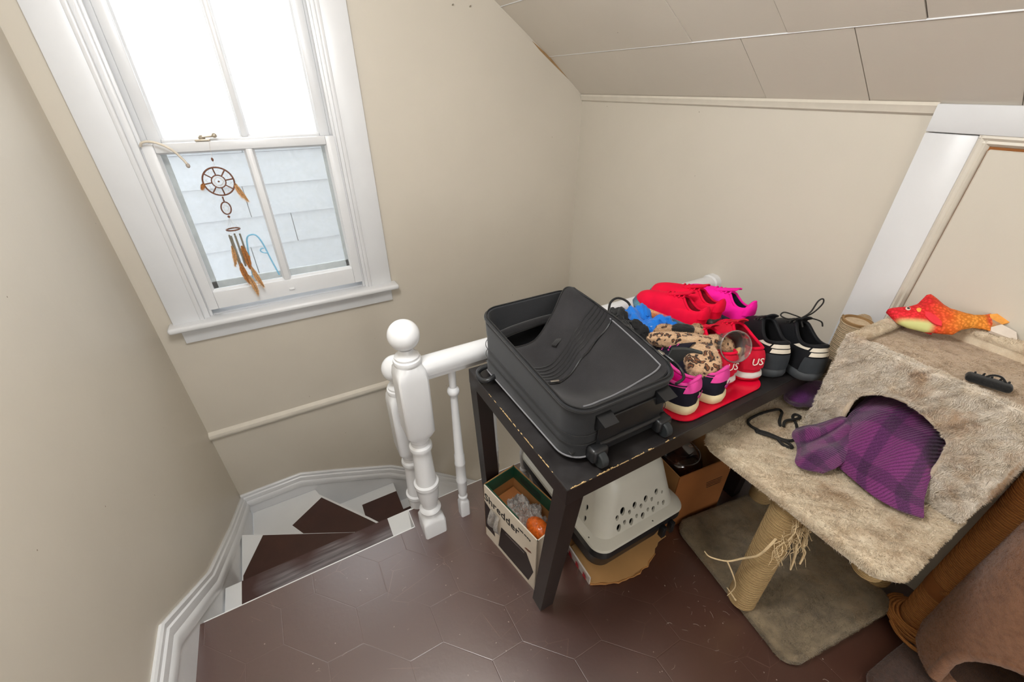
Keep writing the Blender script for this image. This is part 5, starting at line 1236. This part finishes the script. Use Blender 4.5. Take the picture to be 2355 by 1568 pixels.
# ================================================================== second cat tree: orange sisal post with brown plush barrel
c2 = thing('brown_cat_tree', 'brown plush barrel cat cave with thick orange sisal scratching post', 'cat tree', (1.42, -.2, 0))
def p2(nm, mb, mt, par=c2, sm=60, **k): return obj(nm, mb, mt, par, sm, world=True, **k)
p2('base_plate', plush_slab((1.345, -.36, .001), (.44, .62, .030), .04, R(-4), seed=5), 'plush_dark_brown')
pr = [(.047, .03)]; k = 74
for i in range(k): z = .03+i*.0095; pr += [(.0455, z+.001), (.048, z+.0047), (.0455, z+.0085)]
sp2 = p2('sisal_post', MB().lathe([(r, z) for r, z in pr], 36, (1.468, -.040, 0)), 'sisal_orange')
p2('worn_core', MB().lathe([(.047, .195), (.049, .20), (.049, .245), (.047, .25)], 36, (1.468, -.040, 0), cap=False), 'cardboard_dark', sp2)
for j in range(5):
    q = [Vector((1.468+(.056+.006*j+.004*math.sin(3*a+j))*math.cos(a), -.040+(.056+.006*j+.004*math.cos(2*a+j))*math.sin(a), .048-.004*j)) for a in [2*PI*i/40+.2*j for i in range(37)]]
    p2('loose_rope', MB().tube(q, .0055, 7), 'sisal_orange', sp2)
p2('loose_rope', MB().tube(cr([(1.395, .0, .035), (1.37, -.03, .037), (1.362, -.075, .040), (1.39, -.11, .042), (1.43, -.12, .04)], 8), .006, 7), 'sisal_orange', sp2)
p2('loose_rope', MB().tube(cr([(1.42, -.035, .235), (1.413, -.05, .255), (1.42, -.075, .27), (1.445, -.090, .255)], 8), .006, 7), 'sisal_orange', sp2)
# barrel
BCX, BCY, ba, bb_ = 1.430, -.280, .168, .232
def sup(a, k, e=2.6):
    c, s = math.cos(a), math.sin(a); q = (abs(c)**e+abs(s)**e)**(-1/e); return (BCX+ba*k*c*q, BCY+bb_*k*s*q)
def brings(th_):
    prf = [(.0, .80), (.012, .90), (.035, .97), (.07, 1.0), (.3, 1.01), (.55, 1.0), (.63, .985), (.665, .95), (.685, .86)]
    return [[Vector((*sup(2*PI*k/72, kk-th_), .034+z+(th_ if z < .1 else -th_ if z > .6 else 0)*.12)) for k in range(72)] for z, kk in prf]
outr = brings(0); innr = brings(.17)
bar = obj('barrel', MB().loft(outr+[list(r_) for r_ in reversed(innr)], False, True), 'plush_brown', None, 60)
cut = MB(); arch = []
for k in range(33):
    a = PI*k/32; arch.append((BCX-.4, BCY-.01+.165*math.cos(a), .15+.20*math.sin(a)))
arch = [(BCX-.4, BCY+.150, .078)]+arch+[(BCX-.4, BCY-.170, .078)]
cut.prism(arch, (.36, 0, 0)); boolean(bar, cut)
bar.data.transform(WMX[c2.name].inverted()); bar.parent = c2
for p in bar.data.polygons: p.use_smooth = True
bar.data.set_sharp_from_angle(angle=R(50))
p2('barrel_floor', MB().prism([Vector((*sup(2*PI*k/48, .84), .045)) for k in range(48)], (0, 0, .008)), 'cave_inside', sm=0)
p2('barrel_roof', MB().prism([Vector((*sup(2*PI*k/48, .86), .70)) for k in range(48)], (0, 0, .012)), 'plush_brown', sm=0)
# padded lip around the opening (follows the barrel surface)
def surf(y, z):
    t_ = max(-1, min(1, (y-BCY)/bb_)); return Vector((BCX-ba*(1-abs(t_)**2.6)**(1/2.6)+.012, y, z))
lipq = [surf(p[1], p[2]) for p in arch[0:34]]
p2('opening_lip', MB().tube(cr(lipq, 2), .016, 10), 'plush_brown', sm=70)

# ================================================================== WINDOW DECORATIONS
YD = 2.075
dc = thing('dream_catcher', 'brown hoop dream catcher wind chime with feathers hanging from the sash lock', 'wind chime', (-.172, YD, 1.18))
def dl(nm, mb, mt, par=dc, sm=60): return obj(nm, mb, mt, par, sm, world=True)
def circ(cx_, cz_, rx, rz, n=40, y=YD): return [(cx_+rx*math.cos(2*PI*k/n), y, cz_+rz*math.sin(2*PI*k/n)) for k in range(n)]
HXc, HZc = -.163, 1.182
hp = dl('large_hoop', MB().tube(circ(HXc, HZc, .052, .052), .003, 8, True), 'hoop_brown'); dl('inner_hoop', MB().tube(circ(HXc, HZc, .0235, .0235), .0022, 8, True), 'hoop_brown', hp)
for k in range(8):
    a = 2*PI*k/8+.12; dl('spoke', MB().tube([(HXc+.0235*math.cos(a), YD, HZc+.0235*math.sin(a)), (HXc+.05*math.cos(a), YD, HZc+.05*math.sin(a))], .0026, 6), 'hoop_brown', hp)
mb = MB()
for k in range(16):
    a, b = 2*PI*k/16, 2*PI*(k+5)/16; mb.tube([(HXc+.0235*math.cos(a), YD, HZc+.0235*math.sin(a)), (HXc+.0235*math.cos(b), YD, HZc+.0235*math.sin(b))], .0004, 3)
    a, b = 2*PI*k/16, 2*PI*(k+2)/16; mb.tube([(HXc+.051*math.cos(a), YD, HZc+.051*math.sin(a)), (HXc+.036*math.cos((a+b)/2), YD, HZc+.036*math.sin((a+b)/2)), (HXc+.051*math.cos(b), YD, HZc+.051*math.sin(b))], .0004, 3)
dl('web', mb, 'web_thread', hp, 0); dl('centre_bead', MB().sphere((HXc, YD, HZc), .0035, 10, 8), 'hoop_brown', hp)
dl('hanging_thread', MB().tube([(-.150, 2.098, 1.330), (-.155, YD+.006, 1.30), (-.160, YD, 1.235)], .0006, 4), 'web_thread'); dl('bead', MB().sphere((-.159, YD, 1.262), (.004, .004, .007), 10, 8), 'hoop_brown')
dl('bead', MB().lathe([(.001, -.010), (.0035, -.007), (.0022, -.001), (.0035, .006), (.001, .010)], 8, (-.168, YD, 1.116)), 'hoop_brown')
h2 = dl('small_hoop', MB().tube([(-.169+.016*math.cos(2*PI*k/28), YD+.010*math.cos(2*PI*k/28), 1.080+.024*math.sin(2*PI*k/28)) for k in range(28)], .0026, 7, True), 'hoop_brown')
mb = MB()
for k in range(8): a, b = 2*PI*k/8, 2*PI*(k+3)/8; mb.tube([(-.169+.016*math.cos(a), YD+.010*math.cos(a), 1.080+.024*math.sin(a)), (-.169+.016*math.cos(b), YD+.010*math.cos(b), 1.080+.024*math.sin(b))], .0004, 3)
dl('web', mb, 'web_thread', h2, 0); dl('bead', MB().sphere((-.170, YD, 1.046), .005, 10, 8), 'hoop_brown')
RX, RZ = -.170, .995
ringo = dl('chime_ring', MB().tube([(RX+.024*math.cos(2*PI*k/28), YD+.022*math.sin(2*PI*k/28)-.004, RZ) for k in range(28)], .003, 7, True), 'hoop_brown')
for k in range(4):
    a = 2*PI*k/4+.4; dl('thread', MB().tube([(-.170, YD, 1.042), (RX+.024*math.cos(a), YD-.004+.022*math.sin(a), RZ)], .0004, 4), 'web_thread', ringo)
for k, (a, ln_) in enumerate(((.3, .115), (1.6, .13), (2.9, .14), (4.2, .12), (5.2, .135))):
    x, y = RX+.018*math.cos(a), YD-.004+.016*math.sin(a)
    tb_ = dl('chime_tube', MB().lathe([(.0036, 0), (.0036, ln_), (.0028, ln_), (.0028, 0)], 12, (x-.002*k, y, RZ-.022-ln_)), 'chime_metal'); dl('thread', MB().tube([(x, y, RZ), (x, y, RZ-.022)], .0004, 4), 'web_thread', tb_)
def feather(base, direc, L_, W_, mt, bend=.15, sd=0):
    d = Vector(direc).normalized(); sd_ = Vector((1, .3, 0)).cross(d).cross(d); sdv = Vector((d.z, 0.25, -d.x)).normalized()
    def fn(u, v):
        s = v; wv = W_*math.sin(PI*min(1, .06+.92*s))**.8*(.75+.25*abs(nz((u*3, s*9, sd), 3)))
        return Vector(base)+d*(L_*s)+sdv*((u-.5)*2*wv+bend*L_*s*s)+Vector((0, -.004*math.sin(PI*s)-.003*abs(2*u-1), 0))
    return fn
for (b_, d_, L_, W_, mt, bd) in (((-.112, YD, 1.172), (.18, 0, -1), .075, .012, 'feather_tan', -.2), ((-.215, YD, 1.180), (-.5, 0, -.7), .018, .006, 'feather_brown', 0), ((-.195, YD-.01, .93), (.05, 0, -1), .085, .010, 'feather_tan', .2), ((-.160, YD-.01, .925), (.12, 0, -1), .105, .016, 'feather_brown', .1), ((-.185, YD-.015, .86), (-.02, 0, -1), .10, .014, 'feather_brown', -.1), ((-.150, YD-.012, .83), (.10, 0, -1), .10, .012, 'feather_tan', -.12), ((-.172, YD-.02, .80), (.22, 0, -1), .10, .012, 'feather_tan', .1)):
    f_ = dl('feather', MB().grid(feather(b_, d_, L_, W_, mt, bd, L_*9), 6, 16, .0008), mt)
    dl('quill', MB().tube([feather(b_, d_, L_, W_, mt, bd, L_*9)(.5, k/8)+Vector((0, -.0012, 0)) for k in range(9)], .0009, 5), 'hoop_brown', f_)

cd = obj('window_cord', MB().tube(cr([(-.362, 2.086, 1.318), (-.352, 2.078, 1.330), (-.330, 2.070, 1.333), (-.299, 2.062, 1.324), (-.270, 2.058, 1.303), (-.250, 2.060, 1.272), (-.243, 2.062, 1.255)], 8), .0042, 8), 'cord_cream', None, 60); tag(cd, 'cream cord lying over the meeting rail of the window', 'cord')
obj('cord_knot', MB().sphere((-.241, 2.062, 1.248), (.007, .006, .009), 10, 8), 'hair_grey', cd)
hg = obj('blue_hanger', MB().tube(cr([(-.168, 2.20, .735), (-.160, 2.20, .80), (-.149, 2.20, .88), (-.140, 2.20, .918), (-.122, 2.20, .930), (-.100, 2.20, .922), (-.085, 2.20, .88), (-.072, 2.20, .80), (-.058, 2.20, .725)], 8), .0035, 7), 'hanger_blue', None, 60); tag(hg, 'pale blue bent wire hanger standing outside the lower window pane', 'hanger')
obj('hook', MB().tube(cr([(-.076, 2.20, .838), (-.094, 2.20, .842), (-.104, 2.20, .852), (-.098, 2.20, .862), (-.088, 2.20, .862)], 6), .003, 7), 'hanger_blue', hg)

# ================================================================== plush relief on carpeted pieces, lint on the floor
tufts = bpy.data.textures.new('tufts', 'CLOUDS'); tufts.noise_scale = .0075; tufts.noise_depth = 2
clumps = bpy.data.textures.new('clumps', 'CLOUDS'); clumps.noise_scale = .03; clumps.noise_depth = 1
def relief(o, lv, a, b):
    m = o.modifiers.new('subdivide', 'SUBSURF'); m.subdivision_type = 'SIMPLE'; m.levels = lv; m.render_levels = lv
    for tx, st2 in ((tufts, a), (clumps, b)):
        d = o.modifiers.new('pile', 'DISPLACE'); d.texture = tx; d.strength = st2; d.mid_level = .5; d.texture_coords = 'LOCAL'
for o in list(bpy.data.objects):
    if o.type != 'MESH' or not o.data.materials: continue
    mn = o.data.materials[0].name
    if mn.startswith('plush_') and mn != 'plush_purple':
        lv = {'shelf': 4, 'base_plate': 4, 'front_panel': 2, 'side_panel': 3, 'barrel': 2, 'roof': 2}.get(o.name.split('.')[0], 1)
        relief(o, min(lv, 2), .0030, .004)
random.seed(5)
mb = MB()
for k in range(90):
    x, y = random.uniform(-.45, 1.35), random.uniform(-.25, .98)
    if random.random() < .35: x, y = random.gauss(.93, .10), random.gauss(.33, .12)
    a = random.uniform(0, 6.3); L_ = random.uniform(.004, .022); cv = random.uniform(-2, 2); pts = [Vector((x, y, .0006))]
    for q in range(5): pts.append(pts[-1]+Vector((math.cos(a), math.sin(a), 0))*L_/5); a += cv/5
    mb.tube(pts, .00035, 3)
for k in range(110):
    x, y = random.uniform(-.5, 1.3), random.uniform(-.2, 1.05); r = random.uniform(.0006, .0016)
    mb.rbox((x, y, .0006), (r*2.4, r*1.4, .0008), 0, 1, Matrix.Rotation(random.uniform(0, 3), 4, 'Z'))
o = obj('floor_lint', mb, 'hair_grey', None, 0, kind='stuff'); tag(o, 'pale lint specks and cat hairs scattered over the brown floor', 'lint')

import numpy as np
def pile(o, n, length, width, lean, seed, curl=.6, up_only=None):
    """short plush pile: tapered fibres standing on the surface of o, one mesh of kind stuff"""
    me = o.data; me.calc_loop_triangles(); rng = np.random.default_rng(seed)
    co = np.empty(len(me.vertices)*3, 'f'); me.vertices.foreach_get('co', co); co = co.reshape(-1, 3)
    tr = np.empty(len(me.loop_triangles)*3, 'i'); me.loop_triangles.foreach_get('vertices', tr); tr = tr.reshape(-1, 3)
    a, b, c = co[tr[:, 0]], co[tr[:, 1]], co[tr[:, 2]]
    nr = np.cross(b-a, c-a); ar = np.linalg.norm(nr, axis=1); nr = nr/np.maximum(ar, 1e-12)[:, None]
    if up_only is not None: ar = ar*up_only((a+b+c)/3, nr)
    k = rng.choice(len(ar), n, p=ar/ar.sum()); r1, r2 = np.sqrt(rng.random(n)), rng.random(n)
    P = a[k]*(1-r1)[:, None]+b[k]*(r1*(1-r2))[:, None]+c[k]*(r1*r2)[:, None]; N = nr[k]
    sw = np.stack([np.sin(P[:, 1]*q[0]+P[:, 2]*q[1]+P[:, 0]*q[2]+q[3]) for q in ((95, 80, 30, 1), (40, 110, 85, 2), (100, 35, 70, 3))], 1)+np.stack([np.sin(P[:, 1]*q[0]+P[:, 2]*q[1]+P[:, 0]*q[2]+q[3]) for q in ((240, 180, 210, 4), (190, 260, 150, 5), (220, 170, 250, 0))], 1)*.7
    rd = rng.normal(0, 1, (n, 3))
    D = N*1.0+np.array(lean)+sw*curl*.45+rd*.22; D /= np.linalg.norm(D, axis=1)[:, None]
    dn = (D*N).sum(1); D += N*np.maximum(0, .25-dn)[:, None]; D /= np.linalg.norm(D, axis=1)[:, None]
    D2 = D+np.array(lean)*.8+sw*curl*.5-N*.25; D2 /= np.linalg.norm(D2, axis=1)[:, None]
    S = np.cross(D, rng.normal(0, 1, (n, 3))); S /= np.maximum(1e-9, np.linalg.norm(S, axis=1))[:, None]
    L = (length*(.6+.6*rng.random(n)))[:, None]; W = (width*(.7+.6*rng.random(n)))[:, None]
    P = P-N*.001; m = P+D*L*.55; t = m+D2*L*.5
    V = np.stack([P-S*W*.5, P+S*W*.5, m-S*W*.4, m+S*W*.4, t], 1).reshape(-1, 3)
    base = (np.arange(n)*5)[:, None]
    q4 = (base+np.array([0, 1, 3, 2])).tolist(); q3 = (base+np.array([2, 3, 4])).tolist()
    fm = bpy.data.meshes.new('plush_pile'); fm.from_pydata(V.tolist(), [], q4+q3); fm.materials.append(o.data.materials[0]); fm.update()
    f = bpy.data.objects.new('plush_pile', fm); COL.objects.link(f)
    if o.parent and o.parent.parent: f.parent = o.parent; f.matrix_basis = o.matrix_basis
    else: f.parent = o; 
    f['kind'] = 'stuff'; return f
upf = lambda p, n: np.where(n[:, 2] > -.2, 1.0, .05)
def find(nm, par): return [o for o in bpy.data.objects if o.name.split('.')[0] == nm and o.parent and o.parent.name == par]
pile(find('front_panel', 'cubby_box')[0], 52000, .0085, .0011, (0, 0, -.25), 1, .9, lambda p, n: np.where(n[:, 0] < .3, 1.0, .1))
pile(find('shelf', 'cat_tree')[0], 90000, .0075, .0010, (-.25, -.12, 0), 2, .7, lambda p, n: np.where(n[:, 2] > -.2, 1.0, .03)*np.where(p[:, 0] > .12, .12, 1.0))
pile(find('base_plate', 'cat_tree')[0], 52000, .0055, .0010, (-.2, .2, 0), 3, .6, upf)
pile(find('barrel', 'brown_cat_tree')[0], 60000, .0050, .0010, (0, 0, -.15), 4, .9, lambda p, n: np.where(p[:, 1] > -.42, 1.0, .15))
pile(find('base_plate', 'brown_cat_tree')[0], 16000, .0045, .0010, (.1, .2, 0), 5, .5, upf)
pile(find('roof', 'cubby_box')[0], 26000, .0040, .0010, (0, -.4, 0), 6, .4, upf)
for k_, o in enumerate(find('rim_roll', 'cubby_box')+find('side_panel', 'cubby_box')): pile(o, 9000, .0060, .0010, (0, -.2, -.1), 10+k_, .6)
for k_, o in enumerate([o for o in bpy.data.objects if o.parent and o.parent.name == 'slipper' and o.data.materials[0].name == 'leopard_fur']): pile(o, 7000, .0048, .0007, (0, 0, -.2), 30+k_, .5)
for k_, o in enumerate([o for o in bpy.data.objects if o.name.split('.')[0] == 'feather']): pile(o, 700, .013, .0006, (0.05, -.1, -1.6), 50+k_, .5)
